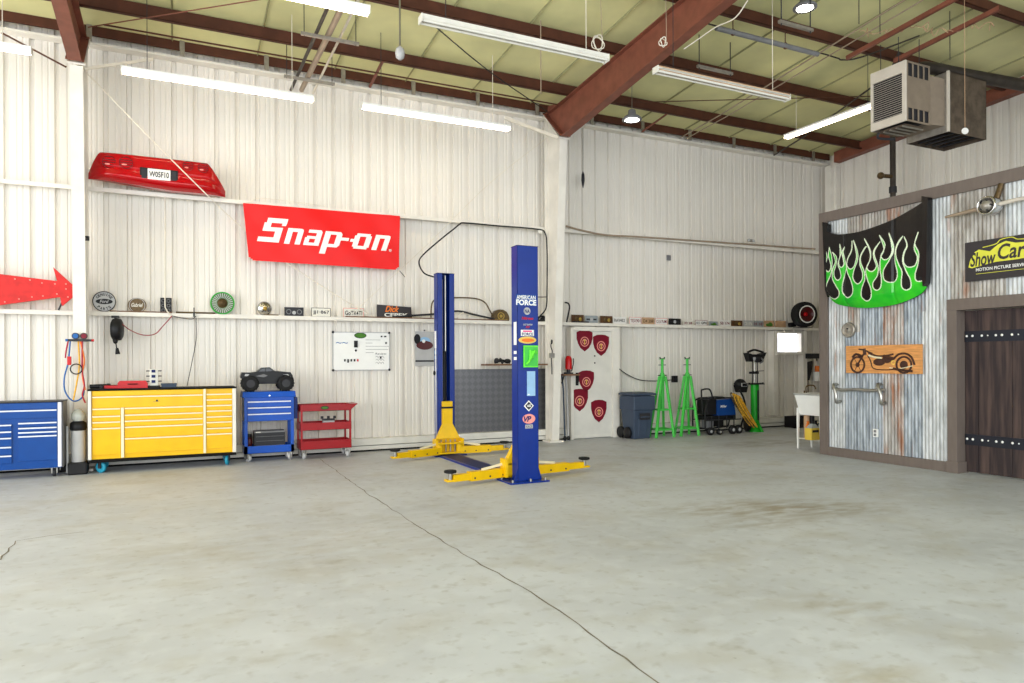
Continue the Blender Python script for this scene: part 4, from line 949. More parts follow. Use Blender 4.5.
# hydraulic hose from the wall to the rear lift post and down by the column
cable([(434, 277, 10.85), (424, 273, 10.9), (419, 263, 11.2), (423, 255, 11.5), (440, 240, 11.7), (455, 228, 11.74), (460, 224, 11.75), (466, 223, 11.76), (500, 226, 11.76), (536, 229, 11.76), (545, 233, 11.76), (547, 250, 11.7), (547, 290, 11.7), (546, 308, 11.7), (540, 316, 11.74)], .013, 'black', 'black hose looping from the rear lift post along the girt', 'hose', 'hose', 5)
w = MB(); q = wp(540, 231, 11.78); w.box(q.x-.04, q.x+.04, 11.76, 11.80, q.z-.05, q.z+.05, 'offwhite'); tag(w.build('junction_box', bevel=.004), 'small white junction box on the upper girt beside the column', 'junction box')
cable([(538, 297, 11.4), (547, 297, 11.6)], .01, 'black', 'short black hose stub behind the front lift post', 'hose', 'hose', 1)
# dark strip hanging at the end of the rope right of column top
w = MB(); q = wp(583, 180, 11.75); w.tube([wp(583, 128, 11.75), q], .005, 'dark_grey', n=5, sub=1); w.lathe([(.003, .28), (.03, .2), (.035, .1), (.02, 0.), (.004, -.06)], (q.x, q.y, q.z-.1), (0, 0, 1), 'dark_grey'); tag(w.build('hanging_hook'), 'thin cord with a dark spindle end right of the middle column', 'cord')
# whiteboard
a = wp(333, 370, 11.97); b = wp(389, 332, 11.97); L = b.x-a.x; q0 = wp(361, 370, 11.97).z; hh = wp(361, 332.5, 11.97).z-q0
t = thing('whiteboard', 'whiteboard with a green badge and magnets on the back wall', 'whiteboard', (a.x+L/2, 11.965, q0)); w = MB(); h = L/2
w.box(-h, h, 0, .02, 0, hh, 'white'); w.build('panel', t)
w = MB()
for e_ in ((-h-.01, h+.01, hh-.006, hh+.008), (-h-.01, h+.01, -.008, .006), (-h-.01, -h+.006, 0, hh), (h-.006, h+.01, 0, hh)): w.box(e_[0], e_[1], -.008, .02, e_[2], e_[3], 'light_grey')
for sx in (-h, h):
    for sz in (0, hh): w.ball((sx, -.005, sz), (.022, .010, .022), 'dark_grey')
w.build('frame', t)
w = MB(); w.disc(-.02, hh*.92, .05, -.006, 0, 'black', 24, rx=.105); w.disc(-.02, hh*.92, .04, -.008, 0, 'green_leaf', 24, rx=.095); tag(w.build('badge', t), 'green oval badge')
w = MB(); w.box(-.13, -.07, -.02, 0, hh*.60, hh*.78, 'black'); w.ball((-.1, -.01, hh*.52), (.018, .01, .02), 'black')
for k in range(5): w.box(-.30+.055*k, -.275+.055*k, -.012, 0, hh*.26-.02*k*(k < 2)-.02, hh*.26+.02, 'black' if k < 4 else 'red_paint')
w.box(.32, .345, -.012, 0, hh*.3, hh*.36, 'black'); w.box(h-.07, h-.045, -.012, 0, hh*.7, hh*.75, 'black'); w.box(h-.15, h-.12, -.008, 0, hh*.88, hh*.92, 'dark_grey'); w.box(h-.09, h-.05, -.008, 0, hh*.88, hh*.92, 'dark_grey')
w.build('magnets', t)
w = MB()
for k in range(5): w.box(.07, .07+[.26, .12, .42, .4, .14][k], -.0015, 0, hh*(.80-.085*k), hh*(.80-.085*k)+.006, 'mid_grey')
w.text('Review', h-.24, h-.05, hh*.41, hh*.46, -.0015, 'dark_grey'); 
for k in range(9): w.tube([(h-.24+.025*(k % 3)*2, -.001, hh*(.34-.08*(k//3))), (h-.22+.05*(k % 3), -.001, hh*(.37-.08*(k//3))), (h-.19+.05*(k % 3), -.001, hh*(.32-.08*(k//3)))], .003, 'mid_grey', n=4, sub=3)
w.text('~~', -h+.05, -h+.25, hh*.7, hh*.74, -.0015, 'hose_blue'); w.build('writing', t)
# calendar poster
a = wp(415.5, 365, 11.97); b = wp(434, 331, 11.97); L = b.x-a.x; q0 = wp(425, 366, 11.97).z; hh = wp(425, 331.5, 11.97).z-q0; h = L/2
t = thing('calendar', 'wall calendar with a red car picture left of the rear lift post', 'calendar', (a.x+h, 11.975, q0)); w = MB()
w.box(-h, h, 0, .006, 0, hh, 'light_grey'); w.box(-h, h, -.002, 0, hh*.12, hh*.17, 'dark_grey'); w.disc(0, hh+.02, .012, -.004, .02, 'dark_grey', 8); w.build('sheet', t)
w = MB(); w.disc(0, hh*.6, hh*.13, -.004, -.001, 'deep_red', 20, rx=h*.9); w.disc(0, hh*.72, hh*.12, -.003, -.001, 'sticker_blue', 20, rx=h*.6); w.ball((-h*.8, -.003, hh*.78), (.06, .003, .09), 'black'); w.disc(-.02, hh*.72, hh*.05, -.006, -.001, 'white', 14); w.build('picture', t)
# manifold gauge set on the left column
yc_ = lambda z: 11.55+(11.2-11.55)*z/5.6
a = wp(74, 340, 11.42); t = thing('gauge_manifold', 'refrigerant gauge manifold with coloured hoses hung on the left column', 'gauge set', (-1.235, yc_(2.0)-.004, a.z)); 
def gx(u, v): q = wp(u, v, 11.40); return (q.x+1.215, q.z-a.z)
w = MB(); w.box(-.14, .14, -.045, -.005, -.02, .012, 'dark_grey'); w.cyl((-.17, -.025, -.004), (-.14, -.025, -.004), .018, m='hose_blue'); w.cyl((.14, -.025, -.004), (.17, -.025, -.004), .018, m='red_paint'); w.build('valve_bar', t)
for s, c_ in ((-.05, 'hose_blue'), (.05, 'maroon')):
    w = MB(); w.disc(s, .055, .045, -.05, -.01, 'dark_grey', 24); w.disc(s, .055, .034, -.053, -.05, c_, 20); w.build('gauge', t)
for pts, c_, nm in [([(72, 341), (70, 362), (66, 378), (67, 392), (75, 401), (84, 397), (86, 385)], 'hose_blue', 'blue hose'), ([(80, 341), (81, 365), (78, 385), (75, 400)], 'rope_yellow', 'yellow hose'), ([(84, 341), (84, 370), (86, 385), (84, 395), (87, 403)], 'hose_red', 'red hose'), ([(70, 341), (68, 350), (67, 358)], 'hose_red', 'short red hose'), ([(82, 341), (86, 360), (84, 375), (87, 390)], 'orange', 'orange hose')]:
    w = MB(); w.tube([(gx(u, v)[0], -.03+.004*k, gx(u, v)[1]) for k, (u, v) in enumerate(pts)], .010, c_, n=7); tag(w.build('hose', t), nm)
w = MB(); x_, z_ = gx(78, 369); w.tube([(x_+.07*cos(k*.6), -.03, z_+.07*sin(k*.6)) for k in range(22)], .009, 'black', n=6, sub=2); tag(w.build('hose', t), 'coiled black hose')
w = MB(); x_, z_ = gx(71, 360); w.box(x_-.025, x_+.025, -.04, 0, z_-.07, z_+.05, 'red_paint'); w.build('red_coupler', t, bevel=.006)
# diamond plate panel
a = wp(452, 442, 11.93); b = wp(547, 369, 11.93); 
w = MB(); z1 = wp(500, 369, 11.93).z; w.box(a.x-.2, b.x, 0, .03, .17, z1, 'diamond_plate'); tag(w.build('tread_plate_panel', loc=(0, 11.945, 0), bevel=.003), 'grey checkered steel panel behind the lift posts', 'panel')
# wooden ledge with black things
a = wp(484, 364, 11.80); b = wp(541, 364, 11.80); w = MB(); w.box(a.x, b.x+.05, 11.62, 11.94, a.z-.03, a.z+.0, 'shelf_wood'); tag(w.build('wall_shelf', bevel=.003), 'short brown wooden shelf above the checkered steel panel', 'shelf')
zsh = a.z
t = thing('binoculars', 'black cluster of tools lying on the short wooden shelf', 'tools', (wp(503, 360, 11.7).x, 11.72, zsh)); w = MB()
w.tube([(-.16, 0, .03), (-.05, 0, .06), (.05, .02, .05), (.15, .0, .03)], .028, 'black', n=8); w.ball((-.12, 0, .06), (.05, .05, .05), 'dark_grey'); w.ball((.1, 0, .05), (.07, .05, .045), 'black'); w.cyl((-.02, -.04, .02), (-.02, .06, .09), .025, m='dark_grey'); t.name = 'tool_cluster'; w.build('body', t)
# spring tool hung on the middle column
a = wp(552, 357, 11.36); t = thing('hanging_tool', 'small black ratchet tool hung on the middle column', 'tool', (a.x-.02, 11.33, a.z)); w = MB()
w.tube([(0, 0, .30), (-.02, 0, .2), (.01, 0, .1), (-.01, 0, -.02), (0, 0, -.2), (0, 0, -.32)], .010, 'dark_grey', n=6); w.box(-.05, .05, -.02, .015, -.02, .07, 'steel'); w.ball((0, 0, .28), (.02, .015, .045), 'black'); w.build('body', t)
# extinguisher-like red jack on bracket left of door
a = wp(567, 380, 11.72); xx = a.x; t = thing('bottle_jack', 'red bottle jack standing on a small dark bracket left of the door', 'jack', (xx, 11.66, wp(567, 374, 11.66).z)); w = MB()
w.box(-.075, .075, -.05, .05, 0, .03, 'dark_grey'); w.lathe([(.035, .03), (.035, .09)], m='dark_grey', n=14); w.lathe([(.065, .09), (.068, .28), (.05, .33), (.03, .35), (.001, .35)], m='red_paint', n=18); w.build('body', t); w = MB(); w.tube([(.05, -.03, .05), (.09, -.03, .2), (.09, -.03, .3)], .01, 'dark_grey'); w.build('pump_lever', t)
w = MB(); w.box(-.14, .2, -.09, .1, -.03, 0, 'shelf_wood'); w.bar((-.1, .0, -.03), (-.1, .09, -.18), .02, .02, 'dark_grey'); tag(w.build('bracket_shelf', loc=(xx, 11.66, wp(567, 374, 11.66).z-.001)), 'small dark bracket shelf between column and door', 'shelf')
# tall grey broom/pipes beneath bracket
for (u, r, m_, lab) in [(564, .016, 'bin_blue', 'blue grey pole leaning in the gap left of the door'), (567.5, .02, 'light_grey', 'light grey pole leaning in the gap left of the door')]:
    q = wp(u, 440, 11.7); w = MB(); w.tube([(q.x, 11.66, 0), (q.x, 11.72, 1.0), (q.x, 11.78, 1.28 if u < 566 else 1.3)], r, m_, n=8, sub=1); w.ball((q.x, 11.66, .05), (.035, .03, .05), 'black'); tag(w.build('leaning_pole'), lab, 'pole', 'poles left of the door')
# outlet with black cord right of the bin
q = wp(674, 379, 11.97); w = MB(); w.box(-.06, .06, -.05, .02, -.07, .07, 'black'); w.cyl((0, -.05, .0), (0, -.07, .0), .03, m='dark_grey'); t = w.build('wall_outlet', loc=(q.x, 11.965, q.z), bevel=.006); tag(t, 'black wall outlet behind the right green stand', 'outlet')
cable([(671, 380, 11.93), (655, 381, 11.93), (640, 380, 11.93), (628, 375, 11.93), (618, 368, 11.93)], .010, 'dark_grey', 'dark cord sagging between the white door and the outlet')

# pipe along the upper girt in the right bay, small dark box on the wall
cable([(566, 226, 11.77), (580, 230, 11.77), (605, 235, 11.785), (640, 237, 11.785), (735, 243.5, 11.785), (815, 249, 11.785)], .02, 'conduit', 'pale pipe clipped along the upper girt in the right bay', 'wall_pipe', 'pipe', 3)
q = wp(751, 240.5, 11.74); w = MB(); w.box(-.09, .09, -.02, .02, -.025, .025, 'galvanised'); w.ball((-.07, -.02, 0), (.035, .03, .035), 'light_grey'); w.ball((.06, -.02, 0), (.035, .03, .035), 'light_grey'); tag(w.build('pipe_fitting', loc=(q.x, 11.745, q.z)), 'light grey metal fitting on the pipe of the right bay girt', 'fitting')
q = wp(669, 258, 11.97); w = MB(); w.box(-.05, .05, 0, .03, -.05, .06, 'mid_grey'); tag(w.build('wall_box', loc=(q.x, 11.965, q.z), bevel=.004), 'tiny grey box on the wall between the two girts of the right bay', 'box')

q = wp(88, 239, 11.5); w = MB(); w.box(-.03, .03, -.03, .03, -.03, .03, 'black'); w.box(-.17, -.03, -.01, .01, .0, .012, 'offwhite'); tag(w.build('column_clamp', loc=(q.x-.01, 11.45, q.z)), 'small black clamp on the right edge of the left column', 'clamp')
# ------------------------------------------------------------------ things standing on the floor
def caster(parent, x, y, r, m='light_grey', mb='steel', top=None, rot=0., wd=.035):
    top = top or r*2.3
    w = MB(); R_ = Matrix.Translation((x, y, 0)) @ Matrix.Rotation(rot, 4, 'Z')
    w.mx = R_; w.box(-.04, .04, -.04, .04, top-.006, top, mb); w.box(-.03-wd/2+.01, -wd/2-.004+.0, -.012, .03, r*.8, top-.006, mb); w.box(wd/2+.004, wd/2+.02, -.012, .03, r*.8, top-.006, mb)
    c = w.build('caster', parent)
    w = MB(); w.mx = R_; w.lathe([(.001, -wd/2), (r*.5, -wd/2), (r*.55, -wd/2-.003), (r*.9, -wd/2-.002), (r, -wd/2+.005), (r, wd/2-.005), (r*.9, wd/2+.002), (r*.5, wd/2), (.001, wd/2)], (0, .012, r), (1, 0, 0), m, n=20); w.cyl((-.03, .012, r), (.03, .012, r), .012, m=mb)
    w.build('caster_wheel', c); return c
def tray_box(w, x0, x1, y0, y1, z0, z1, m, t=.006):
    w.box(x0, x1, y0, y1, z0, z0+t, m); w.box(x0, x1, y0, y0+t, z0, z1, m); w.box(x0, x1, y1-t, y1, z0, z1, m); w.box(x0, x0+t, y0, y1, z0, z1, m); w.box(x1-t, x1, y0, y1, z0, z1, m)
def drawers(t, x0, x1, zt, zb, fr, m, rail, z_top, z_h, name='drawer', rail_h=.018, first=0.):
    # fr: list of rail fractions, each drawer face ends below its rail at top ; faces run from rail to next
    for k in range(len(fr)):
        za = z_top-fr[k][0]*z_h; zb_ = z_top-fr[k][1]*z_h
        w = MB(); w.box(x0+.004, x1-.004, -.018, 0, zb_+.004, za-.004, m); d = w.build(name, t, bevel=.002)
        w = MB(); w.box(x0+.006, x1-.006, -.032, -.0185, za-.006-rail_h, za-.006, rail); tag(w.build('drawer_pull', d, bevel=.002), 'pale full width pull')

# ---- yellow chest
Yc = 11.16
a = onY(88, 391, Yc); b = onY(236, 387, Yc); L = b.x-a.x; zt = (a.z+b.z)/2; zb = onY(160, 456, Yc).z
t = thing('tool_chest', 'long yellow tool chest with many drawers on blue wheeled casters', 'tool chest', (a.x, Yc, 0)); H_ = zt-zb
def ux(u, Y=Yc): return onY(u, 400, Y).x
w = MB(); w.box(0, L, 0, .60, zb, zt-.01, 'yellow_paint'); w.build('cabinet', t, bevel=.003)
w = MB(); w.box(-.005, L+.005, -.03, .61, zt-.01, zt+.012, 'kick_black'); w.build('worktop_mat', t, bevel=.004)
w = MB(); w.box(0, L, -.01, .60, zb-.045, zb, 'kick_black'); w.build('base_frame', t)
for (u0, u1) in [(88, 91.5), (232.3, 236)]:
    w = MB(); w.box(ux(u0)-a.x, ux(u1)-a.x, -.04, .02, zb, zt-.01, 'offwhite'); tag(w.build('corner_trim', t, bevel=.006), 'white corner trim')
xs = [ux(92)-a.x, ux(120.8)-a.x, ux(124.3)-a.x, ux(203)-a.x, ux(206)-a.x, ux(232)-a.x]
for (i, j, f0) in [(1, 2, .25), (3, 4, .0)]:
    w = MB(); w.box(xs[i]+.003, xs[j]-.003, -.035, 0, zb+.01, zt-.01-f0*H_, 'rail_cream'); tag(w.build('divider_trim', t, bevel=.004), 'pale divider trim')
def dr(x0, x1, cuts, rail='rail_cream'):
    drawers(t, x0, x1, 0, 0, list(zip(cuts[:-1], cuts[1:])), 'yellow_paint', rail, zt-.012, H_-.012)
dr(xs[0], xs[3], [.075, .25], 'rail_cream')
w = MB(); w.box(xs[0], xs[3], -.02, 0, zt-.012-.07*H_, zt-.014, 'yellow_paint'); w.build('lid_front', t, bevel=.003)
dr(xs[0], xs[1], [.25, .36, .445, .535, .94]); dr(xs[2], xs[3], [.25, .35, .44, .53, .70, .935]); dr(xs[4], xs[5], [.07, .155, .245, .33, .42, .505, .60, .69, .93])
w = MB(); w.disc(ux(157)-a.x, zt-.17*H_, .014, -.03, -.018, 'dark_grey', 14); w.box(ux(157)-a.x-.05, ux(157)-a.x+.03, -.021, -.018, zt-.17*H_-.02, zt-.17*H_-.012, 'gold'); w.build('lock', t)
for x in (.12, L-.12):
    for y in (.1, .5): caster(t, x+(.03 if x < 1 else -.0), y, .078, 'wheel_blue', 'dark_grey', zb-.045, rot=(.9 if x < 1 else -.3))
ztop = zt+.012; GT = 'small things lying on the yellow chest'
def on_top(u, dy=.3): return (onY(u, 385, Yc+dy).x, Yc+dy, ztop+.001)
t = thing('tool_pile', 'black lumpy air tool at the left end of the yellow chest', 'tool', on_top(98)); w = MB(); w.cyl((-.1, 0, .03), (.1, 0, .035), .03, m='black'); w.cyl((.03, 0, .03), (.05, -.1, .02), .018, m='dark_grey'); w.build('motor_body', t); w = MB(); w.lathe([(.02, .1), (.035, .11), (.035, .15), (.02, .16)], (0, 0, .035), (1, 0, 0), 'dark_grey', n=12); w.build('chuck', t)
w = MB(); w.box(-.12, .12, -.06, .06, 0, .04, 'red_paint'); w.box(-.1, .1, -.05, .05, .04, .048, 'deep_red'); tag(w.build('red_case', loc=on_top(114), bevel=.005), 'low red tool case lying left of the larger red case', 'case')
t = thing('red_case', 'larger red tool case in the middle of the yellow chest', 'case', on_top(133)); w = MB(); w.prism([(-.19, 0), (.19, 0), (.19, .07), (.165, .105), (-.165, .105), (-.19, .07)][::-1], -.09, .09, 'red_paint'); w.build('body', t, bevel=.006); w = MB(); w.tube([(-.05, -.09, .06), (-.05, -.12, .06), (.05, -.12, .06), (.05, -.09, .06)], .008, 'deep_red', sub=3); w.build('handle', t)
t = thing('charger_tower', 'white tower with three blue lit sockets on the yellow chest', 'charger', on_top(154)); w = MB(); w.box(-.055, .055, -.05, .05, .03, .27, 'offwhite'); w.box(-.08, .08, -.07, .07, 0, .03, 'black')
w.build('tower', t, bevel=.006)
for k in range(3): w = MB(); w.box(-.03, .02, -.06, -.0505, .07+.075*k, .11+.075*k, 'navy'); w.build('socket', t); w = MB(); w.box(-.1, .1, -.01, .01, .085+.075*k, .10+.075*k, 'dark_grey'); w.build('side_plug', t)
t = thing('grey_case', 'small flat slate grey case right of the white charger tower', 'case', on_top(169)); w = MB(); w.box(-.10, .10, -.07, .07, 0, .035, 'bin_blue'); w.box(-.105, .105, -.075, .075, .036, .06, 'bin_blue'); w.build('body', t, bevel=.004)
# ---- left blue cabinet
Yb = 11.12
xr = onY(61.8, 420, Yb).x; zt = onY(30, 402, Yb).z; zb = onY(30, 469, Yb).z; W_ = 1.42; H_ = zt-zb
t = thing('tool_chest', 'dark blue tool chest with silver pulls at the left edge of the view', 'tool chest', (xr-W_, Yb, 0))
w = MB(); w.box(0, W_, 0, .44, zb, zt-.01, 'cab_blue'); w.build('cabinet', t, bevel=.003)
w = MB(); w.box(W_, W_+.012, .02, .44, zb+.0, zt-.01, 'mid_grey'); tag(w.build('side_panel', t), 'grey side panel'); w = MB(); w.box(-.005, W_+.015, -.02, .445, zt-.01, zt+.006, 'dark_grey'); w.build('top_mat', t, bevel=.003)
ubx = lambda u: onY(u, 430, Yb).x-(xr-W_)
w = MB(); w.box(W_-(xr-onY(58, 420, Yb).x), W_, -.03, .0, zb+.01, zt-.01, 'rail_white'); tag(w.build('corner_trim', t, bevel=.006), 'white corner trim'); w = MB(); w.box(0, .05, -.03, 0, zb+.01, zt-.01, 'rail_white'); w.build('corner_trim', t, bevel=.006)
def drb(x0, x1, cuts, m='cab_blue'): drawers(t, x0, x1, 0, 0, list(zip(cuts[:-1], cuts[1:])), m, 'rail_white', zt-.012, H_-.012)
w = MB(); w.box(.055, ubx(57.5), -.018, 0, zt-.012-.095*H_, zt-.014, 'cab_blue'); w.build('lid_front', t, bevel=.003)
drb(.055, ubx(57.5), [.10, .235]); drb(ubx(18), ubx(57.5), [.29, .365, .43, .49, .88]); drb(.055, ubx(12.3), [.31, .41, .505, .64, .77, .9])
for x in (.12, W_-.1):
    for y in (.08, .36): caster(t, x, y, .055, 'dark_grey', 'steel', zb, rot=.3)
# things between the two chests
t = thing('scrap_bin', 'black open bin standing between the blue chest and the left column', 'bin', (-1.50, 11.67, 0)); w = MB(); tray_box(w, -.085, .085, -.07, .07, .0, .52, 'black', .012); w.build('bin_shell', t); w = MB(); w.tube([(0, 0, .05), (.02, .0, .4), (.05, .0, .68)], .022, 'black'); w.build('stick', t)
q = onZ(81, 471); t = thing('pump_unit', 'grey and black upright vacuum pump in front of the left column', 'pump', (q.x+.0, 11.3, 0)); w = MB(); w.box(-.115, .115, -.12, .12, .0, .17, 'black'); w.build('base', t, bevel=.02)
w = MB(); w.cyl((0, 0, .17), (0, 0, .62), .085, m='light_grey', n=20); w.cyl((-.13, 0, .02), (-.13, 0, .66), .016, m='light_grey'); w.build('cylinder', t); w = MB(); w.lathe([(.09, .0), (.105, .03), (.1, .1), (.06, .13), (.001, .13)], (0, 0, .60), m='black'); w.build('cap', t)
w = MB(); w.lathe([(.06, .13), (.085, .17), (.08, .23), (.04, .29), (.001, .30)], (0, 0, .6), m='clear_plastic'); w.build('bag', t)
# ---- blue cart
Yk = 11.38; px = lambda u, Y=Yk: onY(u, 420, Y).x
x0 = px(244.2); x1 = px(294); W_ = x1-x0; z_ = lambda v: onY(268, v, Yk).z
t = thing('service_cart', 'bright blue service cart with three drawers between yellow chest and red cart', 'tool cart', (x0, Yk, 0)); D = .39
w = MB(); zl = z_(391.5); z3 = z_(421); z4 = z_(445.5); z5 = z_(453)
w.box(0, W_, 0, D, z3, zl-.005, 'cart_blue'); w.build('drawer_case', t, bevel=.003)
w = MB(); w.hexa([(-.03, -.03, zl-.09), (W_+.03, -.03, zl-.09), (W_+.03, D+.01, zl-.09), (-.03, D+.01, zl-.09)], [(-.02, -.01, zl), (W_+.02, -.01, zl), (W_+.02, D, zl), (-.02, D, zl)], 'cart_blue'); w.build('lid', t, bevel=.006)
for k, (va, vb) in enumerate([(401, 406.5), (407, 413), (413.3, 420.6)]):
    w = MB(); w.box(.05, W_-.05, -.02, 0, z_(vb), z_(va), 'cart_blue'); d = w.build('drawer', t, bevel=.003); w = MB(); w.box(.05, W_-.05, -.035, -.0205, z_(va)-.018, z_(va), 'rail_white'); w.build('drawer_pull', d, bevel=.002)
w = MB(); w.disc(W_*.5, z_(395.5), .012, -.034, -.026, 'chrome', 12); w.build('lock', t)
for x in (0, W_-.05):
    for y in (0, D-.05): w = MB(); w.box(x, x+.05, y, y+.05, z5, z3, 'cart_blue'); w.build('post', t, bevel=.003)
w = MB(); tray_box(w, 0, W_, 0, D, z5, z4, 'cart_blue'); w.build('bottom_tray', t)
w = MB(); w.box(W_, W_+.06, .02, D-.02, z3+.02, zl-.1, 'navy'); w.build('side_handle', t, bevel=.01)
for x in (.07, W_-.06):
    for y in (.06, D-.06): caster(t, x, y, .058, 'light_grey', 'steel', z5, rot=.5 if x < .2 else -.5)
zs = z5+.007
t2 = thing('parts_case', 'dark grey ribbed case inside the blue cart', 'case', (px(270.5), Yk+.2, zs)); w = MB(); hx_ = (px(285)-px(254))/2
w.box(-hx_, hx_, -.12, .12, 0, .30, 'dark_grey'); 
for k in range(4): w.box(-hx_+.02, hx_-.02, -.128, -.12, .03+.07*k, .035+.07*k, 'mid_grey')
w.box(-hx_, hx_, -.125, .125, .30, .325, 'mid_grey'); w.box(-hx_+.02, -hx_+.09, -.128, -.125, .303, .32, 'offwhite'); w.build('body', t2, bevel=.005)
t2 = thing('angle_grinder', 'dark red and black power tool left of the grey case in the blue cart', 'power tool', (px(250), Yk+.19, zs)); w = MB(); w.cyl((0, -.03, .02), (0, .04, .27), .048, m='black'); w.build('body', t2); w = MB(); w.ball((-.0, -.05, .15), (.045, .03, .09), 'deep_red'); w.build('grip', t2)
# ---- monster truck on the cart
ztr = zl+.001
t = thing('toy_truck', 'black and grey radio controlled monster truck parked on the blue cart', 'toy truck', (px(268, Yk+.18), Yk+.2, ztr)); Rw = .122
xa = px(250.3, Yk+.1)-t.location.x; xb = px(285.5, Yk+.1)-t.location.x
for x in (xa, xb):
    for y in (-.15, .12):
        w = MB(); w.lathe([(Rw*.5, -.04), (Rw*.85, -.055), (Rw, -.035), (Rw, .035), (Rw*.85, .055), (Rw*.5, .04)], (x, y, Rw), (0, 1, 0), 'rubber', n=22)
        for k in range(16):
            a_ = 2*pi*k/16; w.box(x+Rw*.98*cos(a_)-.008, x+Rw*.98*cos(a_)+.008, y-.045, y+.045, Rw+Rw*.98*sin(a_)-.008 if sin(a_) > -.9 else 0, Rw+Rw*.98*sin(a_)+.008, 'rubber')
        wh = w.build('wheel', t); w = MB(); w.lathe([(Rw*.52, -.045), (Rw*.4, -.03), (Rw*.2, -.04), (.001, -.045)], (x, y, Rw), (0, 1, 0), 'dark_grey', n=12); w.build('rim', wh)
w = MB(); w.box(xa+.02, xb-.02, -.05, .03, Rw-.01, Rw+.03, 'dark_grey'); w.cyl((xa, -.14, Rw), (xa, .11, Rw), .014, m='dark_grey'); w.cyl((xb, -.14, Rw), (xb, .11, Rw), .014, m='dark_grey')
w.bar((xa, -.08, Rw), (xa+.08, -.04, Rw+.1), .02, .02, 'steel'); w.bar((xb, -.08, Rw), (xb-.08, -.04, Rw+.1), .02, .02, 'steel'); w.box(xb+.05, xb+.13, -.06, .04, Rw+.02, Rw+.035, 'black'); w.tube([(xb+.06, -.05, Rw+.03), (xb+.11, -.05, Rw+.09), (xb+.13, -.05, Rw+.03)], .012, 'black'); w.build('chassis', t)
w = MB(); zz0 = Rw+.045
prof = [(xa-.14, zz0+.06), (xa-.12, zz0+.13), (xa+.02, zz0+.125), (xa+.1, zz0+.14), (xa+.17, zz0+.20), (xa+.29, zz0+.205), (xa+.36, zz0+.15), (xb+.08, zz0+.125), (xb+.12, zz0+.06), (xb+.10, zz0+.05), (xb+.0, zz0+.085), (xb-.08, zz0+.05), (xb-.12, zz0-.02), (xa+.12, zz0-.02), (xa+.08, zz0+.05), (xa, zz0+.085), (xa-.12, zz0+.03)]
w.prism(prof[::-1], -.10, .07, 'black_gloss'); bd = w.build('body_shell', t, bevel=.012)
w = MB(); w.prism([(xa+.12, zz0+.14), (xa+.175, zz0+.188), (xa+.22, zz0+.19), (xa+.22, zz0+.14)][::-1], -.103, -.1, 'glass_dark'); w.prism([(xa+.23, zz0+.14), (xa+.23, zz0+.19), (xa+.285, zz0+.19), (xa+.34, zz0+.148)][::-1], -.103, -.1, 'glass_dark'); w.build('window', bd)
w = MB(); w.prism([(xa+.08, zz0+.07), (xa+.2, zz0+.10), (xa+.26, zz0+.075), (xa+.2, zz0+.05)][::-1], -.104, -.1, 'mid_grey'); w.build('side_graphics', bd); w = MB(); w.prism([(xb-.04, zz0+.09), (xb+.04, zz0+.095), (xb+.07, zz0+.06), (xb+.02, zz0+.085)][::-1], -.104, -.1, 'light_grey'); w.build('rear_graphics', bd); w = MB(); w.prism([(xa-.08, zz0+.07), (xa-.07, zz0+.105), (xa-.01, zz0+.1), (xa-.03, zz0+.075)][::-1], -.104, -.1, 'light_grey'); w.build('headlight', bd)
# ---- red cart
Yr = 11.30; px = lambda u, Y=Yr: onY(u, 430, Y).x; z_ = lambda v: onY(325, v, Yr).z
x0 = px(300.5); x1 = px(351.5); W_ = x1-x0; D = .40
t = thing('service_cart', 'red open service cart with three trays and a flared end', 'tool cart', (x0, Yr, 0))
for nm, va, vb in (('top_tray', 404.5, 411), ('middle_tray', 422.5, 430), ('bottom_tray', 440.5, 449)):
    w = MB(); tray_box(w, 0, W_, 0, D, z_(vb), z_(va), 'cart_red')
    if nm == 'top_tray': w.hexa([(W_, 0, z_(vb)+.02), (W_+.005, 0, z_(vb)+.02), (W_+.005, D, z_(vb)+.02), (W_, D, z_(vb)+.02)], [(W_, 0, z_(va)), (W_+.1, 0, z_(va)), (W_+.1, D, z_(va)), (W_, D, z_(va))], 'cart_red'); w.tube([(W_+.09, .01, z_(va)-.005), (W_+.09, D-.01, z_(va)-.005)], .012, 'cart_red', sub=1)
    tr = w.build(nm, t)
    if nm == 'top_tray': w = MB(); w.disc(W_*.47, (z_(411)+z_(404.5))/2, .03, -.004, -.0005, 'black', 20, rx=.065); w.disc(W_*.47, (z_(411)+z_(404.5))/2, .018, -.006, -.003, 'green_leaf', 20, rx=.05); tag(w.build('badge', tr), 'black oval badge')
for x in (.004, W_-.034):
    for y in (-.003, D-.028): w = MB(); w.box(x, x+.03, y, y+.03, z_(449), z_(404.5)-.005, 'cart_red'); w.build('post', t, bevel=.002)
for x in (.06, W_-.05):
    for y in (.05, D-.05): caster(t, x, y, .05, 'light_grey', 'steel', z_(449), rot=.2 if x < .2 else -.4)
t = thing('carburettor', 'small grey and white engine part on the middle tray of the red cart', 'engine part', (px(330.5), Yr+.17, z_(430)+.007)); w = MB(); w.box(-.09, .09, -.05, .05, 0, .13, 'light_grey'); w.box(-.1, .1, -.02, .02, .13, .16, 'dark_grey'); w.build('housing', t, bevel=.006)
for s in (-.1, 0., .1): w = MB(); w.cyl((s, 0, .16), (s, 0, .20), .022, m='dark_grey', n=10); w.build('fitting', t)

